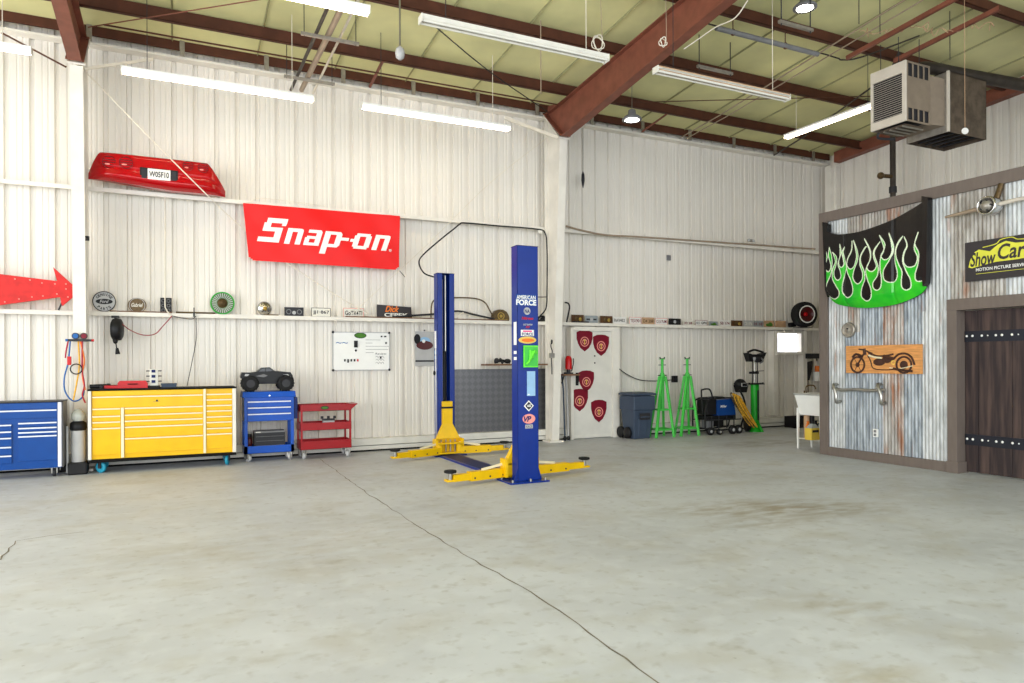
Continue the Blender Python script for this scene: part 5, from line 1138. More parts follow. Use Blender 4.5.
# ------------------------------------------------------------------ two post lift
XLF = 3.97
def lift_post(loc, rz, H_, label, near):
    # local: +y is the open side, -y the back face; x across
    t = thing('lift_post', label, 'vehicle lift', loc, rz, 'posts of the two post lift'); wd = .147; dp = .17
    w = MB()
    w.box(-wd, wd, -dp/2, -dp/2+.008, .02, H_, 'lift_blue'); w.box(-wd, -wd+.008, -dp/2, dp/2, .02, H_, 'lift_blue'); w.box(wd-.008, wd, -dp/2, dp/2, .02, H_, 'lift_blue')
    w.box(-wd, -wd+.085, dp/2-.008, dp/2, .02, H_, 'lift_blue'); w.box(wd-.085, wd, dp/2-.008, dp/2, .02, H_, 'lift_blue'); w.box(-wd-.006, wd+.006, -dp/2-.006, dp/2+.006, H_-.008, H_, 'navy')
    w.build('post_column', t, bevel=.003)
    w = MB(); w.box(-.30, .25, -.19, .24, 0, .02, 'lift_blue'); bp = w.build('base_plate', t, bevel=.004)
    for x, y in [(-.25, -.15), (.21, -.15), (0, -.15), (-.25, .18), (.21, .18)]: w = MB(); w.cyl((x, y, .02), (x, y, .05), .016, m='steel', n=6); w.build('anchor_bolt', bp)
    for s in (-1, 1):
        w = MB(); w.prism([(0, 0), (s*.05, 0), (0, .16)] if s > 0 else [(0, 0), (0, .16), (s*.05, 0)], -dp/2+.01, -dp/2+.02, 'lift_blue'); w.v = [v+Vector((s*wd, 0, .02)) for v in w.v]; w.build('gusset', t)
    w = MB(); w.cyl((-.018, .0, .1), (-.018, .0, H_-.03), .019, m='steel'); w.cyl((.04, .02, .1), (.04, .02, H_-.1), .008, m='mid_grey'); w.cyl((.07, -.02, .3), (.07, -.02, H_-.2), .01, m='black'); w.cyl((-.0, .0, .5), (-.0, .0, 1.7), .03, m='black'); w.build('lift_screw', t)
    cz = .88 if not near else .62
    # carriage
    w = MB(); y = dp/2+.012
    w.box(-.085, .085, y-.09, y+.05, .45, cz, 'lift_yellow')
    w.hexa([(-.20, y-.0, .28), (.20, y-.0, .28), (.20, y+.09, .28), (-.20, y+.09, .28)], [(-.085, y, .52), (.085, y, .52), (.085, y+.05, .52), (-.085, y+.05, .52)], 'lift_yellow')
    w.box(-.20, .20, y, y+.04, .05, .28, 'lift_yellow'); w.box(-.22, .22, y, y+.2, .20, .225, 'lift_yellow'); w.box(-.22, .22, y, y+.2, .045, .07, 'lift_yellow'); w.box(-.24, -.2, y-.02, y+.16, .045, .28, 'lift_yellow'); w.box(.2, .24, y-.02, y+.16, .045, .28, 'lift_yellow')
    ca = w.build('carriage', t, bevel=.004)
    w = MB()
    for k in range(4): w.cyl((-.12+.08*k, y+.06, .07), (-.12+.08*k, y+.06, .26), .012, m='steel', n=8)
    w.build('lock_pins', ca)
    if not near: w = MB(); w.box(-.1, .1, y-.02, y+.056, cz-.115, cz-.085, 'black'); w.build('stop_band', ca)
    return t, y, bp
def arm(t, y, sx, L1, ang, tipz=.13):
    # arm swings out from carriage corner; local x direction sx, angle towards +y
    p = Vector((sx*.17, y+.13, .095)); d = Vector((sx*cos(ang), sin(ang), 0)); 
    w = MB(); q = p+d*L1*.68; w.bar(p, q, .11, .115, 'lift_yellow'); w.cyl((p.x, p.y, .06), (p.x, p.y, .19), .055, m='lift_yellow'); 
    ar = w.build('arm', t, bevel=.004)
    w = MB(); r_ = p+d*L1; w.bar(q-d*.1, r_-d*.03, .085, .085, 'lift_yellow'); w.box(r_.x-.06, r_.x+.06, r_.y-.06, r_.y+.06, .06, .085, 'lift_yellow'); w.build('arm_extension', ar, bevel=.003)
    w = MB(); w.cyl((r_.x, r_.y, .085), (r_.x, r_.y, .165), .026, m='steel', n=12); w.lathe([(.05, .16), (.078, .17), (.078, .19), (.07, .197), (.001, .197)], (r_.x, r_.y, 0), m='rubber', n=20); tag(w.build('lift_pad', ar), 'round black rubber pad on a steel stem')
    w = MB()
    n_ = Vector((-d.y, d.x, 0))
    for k in (.15, .5, .9): c = p+d*L1*.68*k; w.cyl(c-n_*.06*1-Vector((0, 0, .02)), c+n_*.06-Vector((0, 0, .02)), .012, m='dark_grey', n=8)
    w.build('arm_bolts', ar)
    w = MB(); w.bar(p+Vector((0, -.02, .12)), p+d*L1*.45+Vector((0, 0, .065)), .02, .03, 'rail_cream'); w.build('arm_restraint', ar)
pn, yn, bpn = lift_post((XLF+.02, 7.98, 0), 0., 2.985, 'front blue lift post covered in stickers with yellow arms at its foot', True)
arm(pn, yn, -1, .84, radians(-11)); arm(pn, yn, 1, .90, radians(6))
pf, yf, bpf = lift_post((XLF-.02, 10.86, 0), pi, 2.97, 'rear blue lift post nearer the wall with a tall yellow carriage', False)
arm(pf, yf, 1, .84, radians(17)); arm(pf, yf, -1, .78, radians(4))
w = MB(); w.box(XLF-.21, XLF+.13, 8.24, 10.6, 0, .028, 'lift_blue'); w.box(XLF-.17, XLF+.09, 8.3, 10.55, .028, .031, 'navy'); tag(w.build('lift_floor_cover', bevel=.004), 'dark blue steel cover strip on the floor joining the two lift posts', 'floor cover')
# stickers on the front post (back face, local y = -dp/2)
yb = -.0875; zpx = lambda v: onY(525, v, 7.98-.09).z; xpx = lambda u: onY(u, 350, 7.98-.09).x-(XLF+.02)
def sticker(name, lab, fn): w = MB(); fn(w); return tag(w.build(name, pn), lab)
def st1(w):
    w.box(xpx(516), xpx(536.3), yb-.001, yb, zpx(305.5), zpx(294.5), 'cab_blue'); w.text('AMERICAN', xpx(516.8), xpx(535.8), zpx(299.3), zpx(295.3), yb-.003, 'white', .02); w.text('FORCE', xpx(516.3), xpx(536.5), zpx(305.3), zpx(299.6), yb-.003, 'white', .04)
sticker('decal', 'two lines of white block lettering', st1)
def st2(w): w.disc(xpx(527.3), zpx(311), .047, yb-.003, yb, 'light_grey', 24); w.text('NA', xpx(524.8), xpx(529.8), zpx(313), zpx(309.2), yb-.005, 'navy', .03)
sticker('decal', 'round pale badge', st2)
def st3(w): w.text('Nitrous', xpx(521.8), xpx(533.5), zpx(319.6), zpx(316.8), yb-.003, 'red_paint', .03, .3)
sticker('decal', 'small red script', st3)
def st4(w): w.text('xtreme', xpx(523), xpx(532.5), zpx(325.4), zpx(323.4), yb-.003, 'light_grey', .01, .3); w.text('XD', xpx(525.5), xpx(529.8), zpx(328), zpx(325.8), yb-.003, 'red_paint', .03, .3)
sticker('decal', 'small grey and red logo', st4)
def st5(w): w.box(xpx(521), xpx(534), yb-.002, yb, zpx(336), zpx(329.8), 'white'); w.text('FORCE', xpx(522), xpx(533.2), zpx(335.6), zpx(332.6), yb-.004, 'navy', .03); w.box(xpx(523), xpx(532), yb-.003, yb, zpx(332), zpx(330.4), 'hot_pink')
sticker('decal', 'white label with blue letters', st5)
def st6(w): w.disc(xpx(527.5), zpx(340), .045, yb-.003, yb, 'gold_sign', 24, rx=.125); w.disc(xpx(528), zpx(340.2), .024, yb-.005, yb, 'orange', 20, rx=.09)
sticker('decal', 'gold oval sticker with an orange centre', st6)
def st7(w):
    w.box(xpx(523.3), xpx(537), yb-.03, yb, zpx(367.3), zpx(345.5), 'lime')
    w.box(xpx(524), xpx(536.3), yb-.034, yb-.03, zpx(366), zpx(347), 'stand_green')
    for k in range(4): w.tube([(xpx(525+2*k), yb-.04, zpx(364-2*k)), (xpx(528+1.5*k), yb-.055, zpx(360-3*k)), (xpx(529+2*k), yb-.04, zpx(350+1*k))], .014, 'lime', n=6)
sticker('control_box', 'bright green moulded control box', st7)
def st8(w): w.box(xpx(526.8), xpx(534.8), yb-.012, yb, zpx(396), zpx(371.3), 'sticker_blue'); w.box(xpx(527.2), xpx(529), yb-.014, yb-.012, zpx(395), zpx(394), 'white')
sticker('instruction_card', 'pale blue instruction card', st8)
def st9(w):
    c, zc = xpx(528.6), zpx(406); r = .07; w.prism([(c, zc-r), (c+r, zc), (c, zc+r), (c-r, zc)][::-1], yb-.002, yb, 'white'); w.prism([(c, zc-r*.75), (c+r*.75, zc), (c, zc+r*.75), (c-r*.75, zc)][::-1], yb-.004, yb, 'dark_grey'); w.text('ASE', c-r*.4, c+r*.4, zc-r*.2, zc+r*.25, yb-.006, 'white', .03)
sticker('decal', 'white edged diamond sticker', st9)
def st10(w): w.disc(xpx(528.7), zpx(419), .062, yb-.002, yb, 'pink', 18, rx=.09); w.text('VP', xpx(523.5), xpx(531), zpx(422), zpx(416.3), yb-.004, 'navy', .04, .3); w.box(xpx(525), xpx(532.5), yb-.002, yb, zpx(428.6), zpx(424.8), 'light_grey'); w.text('RACE', xpx(526), xpx(531.8), zpx(428), zpx(425.6), yb-.004, 'dark_grey')
sticker('decal', 'pink and white cloud shaped sticker with blue letters', st10)
# long vertical stickers on the side faces
def side(t, x, items, sgn):
    for (z0, z1, m_) in items:
        w = MB(); w.box(min(x, x+sgn*.002), max(x, x+sgn*.002), -.06, .02, z0, z1, m_); w.build('side_sticker', t)
zs_ = lambda v: onY(513, v, 7.98).z
side(pn, -.147, [(zs_(345), zs_(322), 'white'), (zs_(354), zs_(351), 'white'), (zs_(360), zs_(357), 'white')], -1)
zf_ = lambda v: onY(436, v, 10.86).z
side(pf, .147, [(zf_(348), zf_(331), 'white'), (zf_(354), zf_(350.5), 'sticker_blue'), (zf_(359), zf_(356), 'sticker_blue')], 1)
w = MB(); w.cyl((.147, -.0, .1), (.147, .0, 1.9), .012, m='steel'); w.ball((.175, 0, 1.34), (.02, .02, .04), 'black'); w.build('side_hose', pf)

# ------------------------------------------------------------------ right side of the back wall
q0 = onY(619, 420, 11.1); 
xl = onY(627.5, 438, 11.12).x; xr_ = onY(653, 438, 11.12).x; cxb = (xl+xr_)/2-.0; Hb = onY(638, 393, 11.1).z
t = thing('rubbish_bin', 'large slate blue wheeled rubbish bin right of the white door', 'bin', (onY(637.5, 420, 11.4).x, 11.42, 0)); tw, bw, td, bd_ = .25, .19, .25, .17
w = MB(); w.hexa([(-bw, -bd_, 0.0), (bw, -bd_, 0.0), (bw, bd_, 0.0), (-bw, bd_, 0.0)], [(-tw, -td, Hb*.92), (tw, -td, Hb*.92), (tw, td, Hb*.92), (-tw, td, Hb*.92)], 'bin_blue'); 
w.hexa([(-bw*.55, -bd_*1.05, .05), (bw*.55, -bd_*1.05, .05), (bw*.55, -bd_*.8, .05), (-bw*.55, -bd_*.8, .05)], [(-bw*.6, -td*.93, Hb*.5), (bw*.6, -td*.93, Hb*.5), (bw*.6, -td*.7, Hb*.5), (-bw*.6, -td*.7, Hb*.5)], 'bin_blue')
w.box(-tw-.0, tw, -td-.012, td, Hb*.62, Hb*.93, 'bin_blue'); w.build('bin_body', t, bevel=.02)
w = MB(); w.box(-tw-.02, tw+.02, -td-.03, td, Hb*.94, Hb*.985, 'bin_blue'); w.hexa([(-tw, -td, Hb*.985), (tw, -td, Hb*.985), (tw, td, Hb*.985), (-tw, td, Hb*.985)], [(-tw+.03, -td+.04, Hb), (tw-.03, -td+.04, Hb), (tw-.03, td-.03, Hb), (-tw+.03, td-.03, Hb)], 'bin_blue'); w.build('lid', t, bevel=.015)
w = MB(); w.box(-.12, .12, -td-.02, -td-.012, Hb*.42, Hb*.56, 'dark_grey'); w.tube([(-.10, -td+.06, Hb*.46), (-.10, -td-.01, Hb*.48), (.10, -td-.01, Hb*.48), (.10, -td+.06, Hb*.46)], .016, 'bin_blue', sub=2); w.build('grip_bar', t)
for y in (-.02, .2): w = MB(); w.lathe([(.03, -.03), (.11, -.03), (.115, -.02), (.115, .02), (.11, .03), (.03, .03)], (-bw-.035, y+.02, .115), (1, 0, 0), 'black', n=20); w.build('wheel', t)
def tall_stand(u, v, Y, label, rz):
    q = onY(u, 436, Y); Ht = onY(u, v, Y).z; t = thing('jack_stand', label, 'jack stand', (q.x, Y, 0), rz, 'tall green under hoist stands')
    g = 'stand_green'; zc = Ht*.77
    w = MB(); w.cyl((0, 0, Ht*.35), (0, 0, Ht*.80), .042, m=g, n=12); w.build('centre_tube', t)
    w = MB(); w.cyl((0, 0, Ht*.6), (0, 0, Ht-.05), .028, m=g, n=10); w.box(-.05, .05, -.03, .03, Ht-.05, Ht-.035, g); w.tube([(-.06, 0, Ht), (-.05, 0, Ht-.035), (.05, 0, Ht-.035), (.06, 0, Ht)], .014, 'dark_grey', sub=2); w.build('saddle_post', t)
    w = MB(); w.cyl((-.12, 0, zc), (.12, 0, zc), .010, m='dark_grey', n=8); w.cyl((0, 0, zc-.06), (0, 0, zc+.02), .055, m=g, n=12); w.build('collar', t); w = MB(); w.cyl((-.1, 0, Ht-.16), (.1, 0, Ht-.16), .008, m='dark_grey', n=8); w.build('locking_pin', t)
    feet = [(.12, -.20), (-.30, -.12), (-.16, .2), (.2, .15)]; top = [(.05, -.04), (-.05, -.04), (-.04, .04), (.04, .04)]
    for f_, tp in zip(feet, top): w = MB(); w.bar((f_[0], f_[1], .005), (tp[0], tp[1], zc-.02), .045, .045, g); w.build('leg', t)
    for fz in (.16, .55):
        s = (zc-fz)/zc; P = [(tp[0]+(f_[0]-tp[0])*s, tp[1]+(f_[1]-tp[1])*s, fz) for f_, tp in zip(feet, top)]; w = MB()
        for k in range(4): w.bar(P[k], P[(k+1) % 4], .03, .03, g)
        w.build('cross_brace', t)
    return t
tall_stand(662.5, 357, 11.36, 'tall green four legged stand, the one touching the rubbish bin', .15)
tall_stand(687.5, 357, 11.36, 'tall green four legged stand, the one beside the welder', .1)
# ---- welder generator
px = lambda u, Y=11.3: onY(u, 410, Y).x; pz = lambda v, Y=11.3: onY(720, v, Y).z
t = thing('welder', 'blue and black portable welder in a black tube frame on wheels', 'welder', (px(719)-.07, 11.35, 0)); X = px(719)
w = MB(); w.prism([(px(716.3)-X, pz(415)), (px(735)-X, pz(415)), (px(733)-X, pz(400.5)), (px(731)-X, pz(398.8)), (px(718)-X, pz(399.5)), (px(716.3)-X, pz(403))][::-1], -.15, .2, 'welder_blue'); cs = w.build('casing', t, bevel=.01)
w = MB(); w.text('Miller', px(719.5)-X, px(726)-X, pz(407.2), pz(404.8), -.153, 'white', .03, .3); w.build('lettering', cs)
w = MB(); w.box(px(707)-X, px(716)-X, -.14, .18, pz(414), pz(399), 'black'); w.box(px(706)-X, px(735)-X, -.15, .2, pz(419), pz(415), 'black'); w.box(px(710)-X, px(716)-X, -.08, .14, pz(399), pz(397), 'dark_grey'); w.build('engine_block', t, bevel=.01)
for y in (-.18, .2):
    w = MB(); x_0, x_1 = px(703.5)-X, px(739)-X
    w.tube([(x_0, y, .12), (x_0, y, pz(413)), (px(706)-X, y, pz(400)), (px(716)-X, y, pz(398)), (px(733)-X, y, pz(398)), (x_1, y, pz(403)), (x_1, y, .12), (x_0, y, .12)], .018, 'black', sub=2, closed=False)
    for u in (710, 717, 725, 732): w.cyl((px(u)-X, y, .12), (px(u)-X, y, pz(415)), .012, m='black', n=6)
    w.bar((x_0, y, .3), (x_1, y, .3), .02, .02, 'dark_grey'); w.build('frame_rail', t)
w = MB(); w.tube([(px(704)-X, -.1, pz(414)), (px(702.5)-X, -.1, pz(392)), (px(704)-X, -.1, pz(389)), (px(710)-X, -.1, pz(388.8)), (px(712.5)-X, -.1, pz(393)), (px(713.5)-X, -.1, pz(399))], .017, 'black'); w.build('handle', t)
for u, r in ((708, .08), (717, .06), (730, .09), (736, .09)): w = MB(); w.lathe([(.02, -.03), (r, -.03), (r, .03), (.02, .03)], (px(u)-X, -.2, r), (0, 1, 0), 'black', n=18); w.lathe([(.001, -.04), (r*.4, -.035)], (px(u)-X, -.2, r), (0, 1, 0), 'light_grey', n=10); w.build('wheel', t)
for k, (u, z_0) in enumerate([(712, .2), (722, .22), (729, .35)]): w = MB(); w.box(px(u)-X-.08, px(u)-X+.07, -.1, .1, z_0-.07, z_0+.12, 'mid_grey' if k == 0 else 'black'); w.build('engine_part', t, bevel=.01)
# coiled yellow cable hanging over the welder
w = MB()
for s in range(15):
    # each loop hangs over the frame like a skein, narrow and long
    xo = .011*s-.10+random.uniform(-.015, .015); yo = 11.10-.006*(s % 5); zt0 = pz(392.5)-.011*(s % 6)-.004*s; L_ = (.62 if s > 4 else .50)+.012*(s*7 % 5)
    top = Vector((px(728.5)+xo, yo, zt0)); lean = .30+.012*s
    P = []
    for k in range(14):
        a_ = 2*pi*k/14; h_ = .5-.5*cos(a_)
        P.append((top.x+lean*h_**1.25+(.075+.012*(s % 3))*sin(a_)*(1-.45*h_)+.02*(s % 3), yo+.03*sin(a_)-.03*h_, max(.05, zt0-L_*h_)))
    w.tube(P, .0115, 'rope_yellow' if s % 3 else 'bronze', n=6, sub=3, closed=True)
tag(w.build('cable_coil'), 'big coil of yellow cable draped over the right end of the welder', 'cable')
w = MB(); w.lathe([(.12, -.03), (.16, -.03), (.16, .03), (.12, .03)], (px(747)+.05, 11.35, .165), (.9, -.4, 0), 'black', n=24); w.tube([(px(743), 11.4, .05), (px(745), 11.3, .45), (px(744), 11.3, .7), (px(741), 11.35, .9)], .02, 'black'); tag(w.build('black_hose_loop'), 'black hose and ring behind the yellow cable coil', 'hose')
# welding helmet on a peg
q = onY(740.2, 385.5, 11.8); t = thing('welding_helmet', 'black welding helmet hung above the yellow cable coil', 'helmet', (q.x, q.y, q.z-.13)); w = MB()
w.ball((0, 0, .15), (.135, .13, .13), 'black', 16, 10); w.hexa([(-.08, -.12, -.02), (.08, -.12, -.02), (.1, .05, -.02), (-.1, .05, -.02)], [(-.13, -.12, .14), (.13, -.12, .14), (.13, .08, .14), (-.13, .08, .14)], 'black'); w.build('shell', t, bevel=.01)
w = MB(); w.box(-.08, .08, -.135, -.115, .11, .19, 'light_grey'); w.box(-.065, .065, -.139, -.134, .12, .18, 'glass_dark'); w.build('visor', t, bevel=.004); w = MB(); w.tube([(0, .05, .15), (0, .19, .17)], .012, 'dark_grey', sub=1); w.build('wall_peg', t)
# ---- green column with a transmission jack head
px = lambda u, Y=11.3: onY(u, 410, Y).x; pz = lambda v, Y=11.3: onY(754, v, Y).z
t = thing('transmission_jack', 'green upright hydraulic jack with a black adjustable head', 'jack', (px(755), 11.3, 0)); Ht = pz(384.5)
w = MB(); w.cyl((0, 0, .02), (0, 0, Ht), .088, m='jack_green', n=24); w.lathe([(.14, 0), (.14, .02), (.089, .1)], m='jack_green', n=20)
for a_ in range(4): w.mx = Matrix.Rotation(a_*pi/2+.4, 4, 'Z'); w.prism([(.09, .0), (.19, .0), (.09, .2)], -.01, .01, 'jack_green')
w.mx = Matrix.Identity(4); w.build('body', t)
w = MB(); w.box(-.022, .022, -.094, -.08, .25, Ht-.12, 'dark_grey'); w.build('slot', t)
w = MB(); w.box(-.16, .16, -.12, .12, Ht, Ht+.02, 'black'); w.tube([(-.2, -.02, Ht+.03), (-.15, -.05, Ht+.02), (.16, -.05, Ht+.02), (.2, -.02, Ht+.03)], .018, 'black'); w.build('top_plate', t, bevel=.004)
for s in (-.07, 0, .07): w = MB(); w.cyl((s, 0, Ht+.02), (s, 0, pz(361)), .012 if s else .02, m='dark_grey' if s else 'steel', n=8); w.build('guide_rod', t)
w = MB(); zm = pz(373); w.box(-.11, .06, -.06, .06, zm-.02, zm+.03, 'black'); w.cyl((-.05, 0, zm+.035), (.26, 0, zm+.045), .008, m='dark_grey', n=6); w.build('slider', t, bevel=.005)
w = MB(); zh_ = pz(357); w.box(-.14, .15, -.1, .1, zh_+.0, zh_+.055, 'black'); w.hexa([(-.2, -.06, zh_-.1), (-.1, -.06, zh_-.1), (-.1, .06, zh_-.1), (-.2, .06, zh_-.1)], [(-.26, -.08, zh_+.09), (-.14, -.08, zh_+.06), (-.14, .08, zh_+.06), (-.26, .08, zh_+.09)], 'black'); w.hexa([(.06, -.06, zh_-.12), (.17, -.06, zh_-.1), (.17, .06, zh_-.1), (.06, .06, zh_-.12)], [(.1, -.08, zh_+.05), (.27, -.08, zh_+.1), (.27, .08, zh_+.1), (.1, .08, zh_+.05)], 'black'); w.ball((.02, -.04, zh_-.05), (.06, .06, .07), 'dark_grey'); w.ball((-.07, -.06, zh_-.03), (.035, .03, .05), 'light_grey'); w.box(-.05, .04, -.11, .06, zh_-.08, zh_, 'dark_grey'); w.cyl((-.2, -.06, zh_+.02), (.2, -.06, zh_+.03), .03, m='black'); w.tube([(.1, -.05, zh_), (.15, -.09, zh_-.08), (.06, -.09, zh_-.13)], .018, 'mid_grey'); w.tube([(-.2, 0, zh_+.1), (-.05, -.02, zh_+.15), (.12, 0, zh_+.13), (.24, 0, zh_+.1)], .025, 'black'); w.build('cradle_head', t, bevel=.01)
# black crate under the window, black rail
q0 = onY(790.5, 425, 11.5); q1 = onY(802, 417, 11.5); t = thing('crate', 'black open crate on the floor under the small window', 'crate', ((q0.x+q1.x)/2+.09, 11.58, 0)); w = MB(); tray_box(w, -.2, .2, -.16, .16, 0, onY(795, 417, 11.42).z, 'black', .014); w.build('crate_shell', t)
# black paddle broom
q = onY(811, 380, 11.93); w_ = MB(); t = thing('broom', 'black broom hung handle down on the wall behind the white sink', 'broom', (q.x-.05, 11.975, onY(809, 395, 11.75).z)); zt_ = onY(809, 363, 11.75).z-t.location.z
w = MB(); w.cyl((0, 0, -.5), (0, 0, zt_*.55), .012, m='shelf_wood', n=8); w.build('handle', t); w = MB(); w.prism([(-.03, zt_*.45), (.03, zt_*.45), (.12, zt_*.8), (.14, zt_+.05), (.0, zt_+.02), (-.13, zt_*.85)], -.022, .012, 'black'); w.build('head', t, bevel=.008)
q = onY(816, 356, 11.7); w = MB(); w.box(-.14, .1, -.1, .279, -.06, .06, 'black'); w.box(-.01, .02, -.1, -.08, -.12, -.06, 'black'); tag(w.build('tool_hook', loc=(q.x-.06, 11.72, q.z), bevel=.01), 'small black wall hook above the broom', 'hook')
# ---- white utility sink with jug
sx = (onZ(803, 450).x+onZ(822, 447).x)/2-.05; sy = 8.55; 
pzs = lambda v: onY(806, v, 8.35).z
t = thing('utility_sink', 'white plastic utility sink on legs behind the partition corner', 'sink', (sx+.0, sy, 0)); t.scale.x = .68; zr_ = pzs(395); zbt = pzs(417)
w = MB(); w.hexa([(-.22, -.21, zbt), (.22, -.21, zbt), (.22, .21, zbt), (-.22, .21, zbt)], [(-.30, -.28, zr_-.02), (.30, -.28, zr_-.02), (.30, .28, zr_-.02), (-.30, .28, zr_-.02)], 'white')
tray_box(w, -.32, .32, -.30, .30, zr_-.02, zr_+.01, 'white', .03); w.build('tub', t, bevel=.012)
for x, y in [(-.24, -.24), (.24, -.24), (-.24, .24), (.24, .24)]: w = MB(); w.hexa([(x*1.0-.015, y-.015, 0), (x+.015, y-.015, 0), (x+.015, y+.015, 0), (x-.015, y+.015, 0)], [(x*.98-.03, y*.98-.02, zbt+.12), (x*.98+.03, y*.98-.02, zbt+.12), (x*.98+.03, y*.98+.02, zbt+.12), (x*.98-.03, y*.98+.02, zbt+.12)], 'white'); w.build('leg', t, bevel=.003)
zsf = pzs(441); w = MB(); w.box(-.23, .23, -.23, .23, zsf-.02, zsf, 'offwhite'); w.build('lower_shelf', t, bevel=.004)
w = MB(); w.tube([(.0, .2, zr_), (.0, .2, zr_+.12), (.0, .05, zr_+.14), (.0, .0, zr_+.08)], .012, 'bronze'); w.cyl((-.07, .2, zr_), (-.07, .2, zr_+.05), .015, m='bronze'); w.build('tap', t)
t2 = thing('jug', 'yellow jug with black label on the lower shelf of the white sink', 'jug', (onY(812.5, 435, 8.42).x, 8.42, zsf+.001)); w = MB(); w.box(-.105, .105, -.07, .07, 0, .20, 'jug_yellow'); w.hexa([(-.1, -.065, .2), (.1, -.065, .2), (.1, .065, .2), (-.1, .065, .2)], [(-.03, -.03, .27), (.04, -.03, .27), (.04, .03, .27), (-.03, .03, .27)], 'clear_plastic'); w.build('body', t2, bevel=.012); w = MB(); w.cyl((0, 0, .27), (0, 0, .30), .025, m='black'); w.build('cap', t2); w = MB(); w.box(-.08, .06, -.075, -.07, .13, .17, 'black'); w.build('label', t2)
for k, (x, z, c_) in enumerate([(-.15, .1, 'orange'), (.04, .1, 'black')]):
    w = MB(); w.lathe([(.035, 0), (.04, .01), (.04, .2), (.02, .25), (.02, .29), (.001, .29)], m=c_, n=12); tag(w.build('bottle', loc=(sx+.06+x, sy+.09, zsf+.001)), ['orange bottle left of the yellow jug under the sink', 'black bottle right of the yellow jug under the sink'][k], 'bottle')
for k, (x, z, c_) in enumerate([(-.11, .1, 'tan'), (.0, .1, 'dark_grey')]):
    w = MB(); w.lathe([(.045, 0), (.05, .01), (.05, .36), (.03, .42), (.03, .46), (.001, .46)], m=c_, n=12); tag(w.build('bottle', loc=(sx+.06+x, sy+.15, zsf+.001)), ['tall tan bottle behind the yellow jug', 'tall dark grey bottle behind the yellow jug'][k], 'bottle')
# paper towel and tag
q = onY(817.3, 381, 11.9); w = MB(); w.cyl((0, -.0, 0), (0, 0, .22), .09, m='paper', n=16); w.cyl((0, 0, .22), (0, 0, .36), .05, m='orange', n=10); t = w.build('soap_dispenser', loc=(q.x, 11.905, q.z)); tag(t, 'white dispenser with an orange top above the sink', 'dispenser')
w = MB(); w.box(-.05, .05, -.012, 0, 0, .22, 'offwhite'); w.ball((0, 0, .24), (.05, .03, .05), 'pink'); tag(w.build('rag', loc=(sx+.06, sy-.315, zr_-.21), bevel=.003), 'pale rag hanging over the front rim of the sink', 'rag')
# ------------------------------------------------------------------ things on the tin partition (local x towards the camera side, local y into the wall)
def pthing(name, label, cat, u, v, off=.03, group=None):
    p = onX(u, v, XP-off); t = thing(name, label, cat, p, -pi/2, group)
    def loc(u_, v_, X=XP-off): q = onX(u_, v_, X); return (-(q.y-p.y), q.z-p.z)
    return t, loc
# ---- car bonnet with flames
XH = XP-.12
pO = onX(822, 300, XH); t = thing('car_bonnet', 'black car bonnet with green flames hung on the tin partition', 'car bonnet', pO, -pi/2)
def hl(cx_, cy_):                     # crop pixels of the study view -> local x, z
    u = 815+cx_/5.6; v = 190+cy_/5.6; q = onX(u, v, XH); return (-(q.y-pO.y), q.z-pO.z)
topc = catmull([(a, 0, b) for a, b in [hl(66, 233), hl(110, 246), (hl(150, 249)), hl(250, 237), hl(350, 207), hl(450, 165), hl(540, 112), hl(604, 70)]], 8)
botc = catmull([(a, 0, b) for a, b in [hl(66, 600), hl(85, 625), hl(130, 645), hl(250, 660), hl(350, 655), hl(440, 640), hl(520, 610), hl(580, 575), hl(612, 535)]], 8)
xa_, xb_ = topc[0].x, topc[-1].x
def interp(C, x):
    for p, q in zip(C[:-1], C[1:]):
        if x <= q.x: return p.z+(q.z-p.z)*max(0, min(1, (x-p.x)/max(1e-6, q.x-p.x)))
    return C[-1].z
def drop(x, y, r): return [(x-r*.35, y-2.5*r), (x-r*.62, y-1.7*r), (x-r*.98, y-.5*r), (x-r*.8, y+.45*r), (x, y+r), (x+r*.8, y+.45*r), (x+r*.98, y-.5*r), (x+r*.62, y-1.7*r), (x+r*.35, y-2.5*r)]
def ubend(x, y, r, up_=2.4): return [(x-r*.95, y-up_*r*.7), (x-r*1.0, y-r*.7), (x-r*.7, y-r*.1), (x, y+r*.25), (x+r*.7, y-r*.1), (x+r*1.0, y-r*.7), (x+r*.95, y-up_*r*.7)]
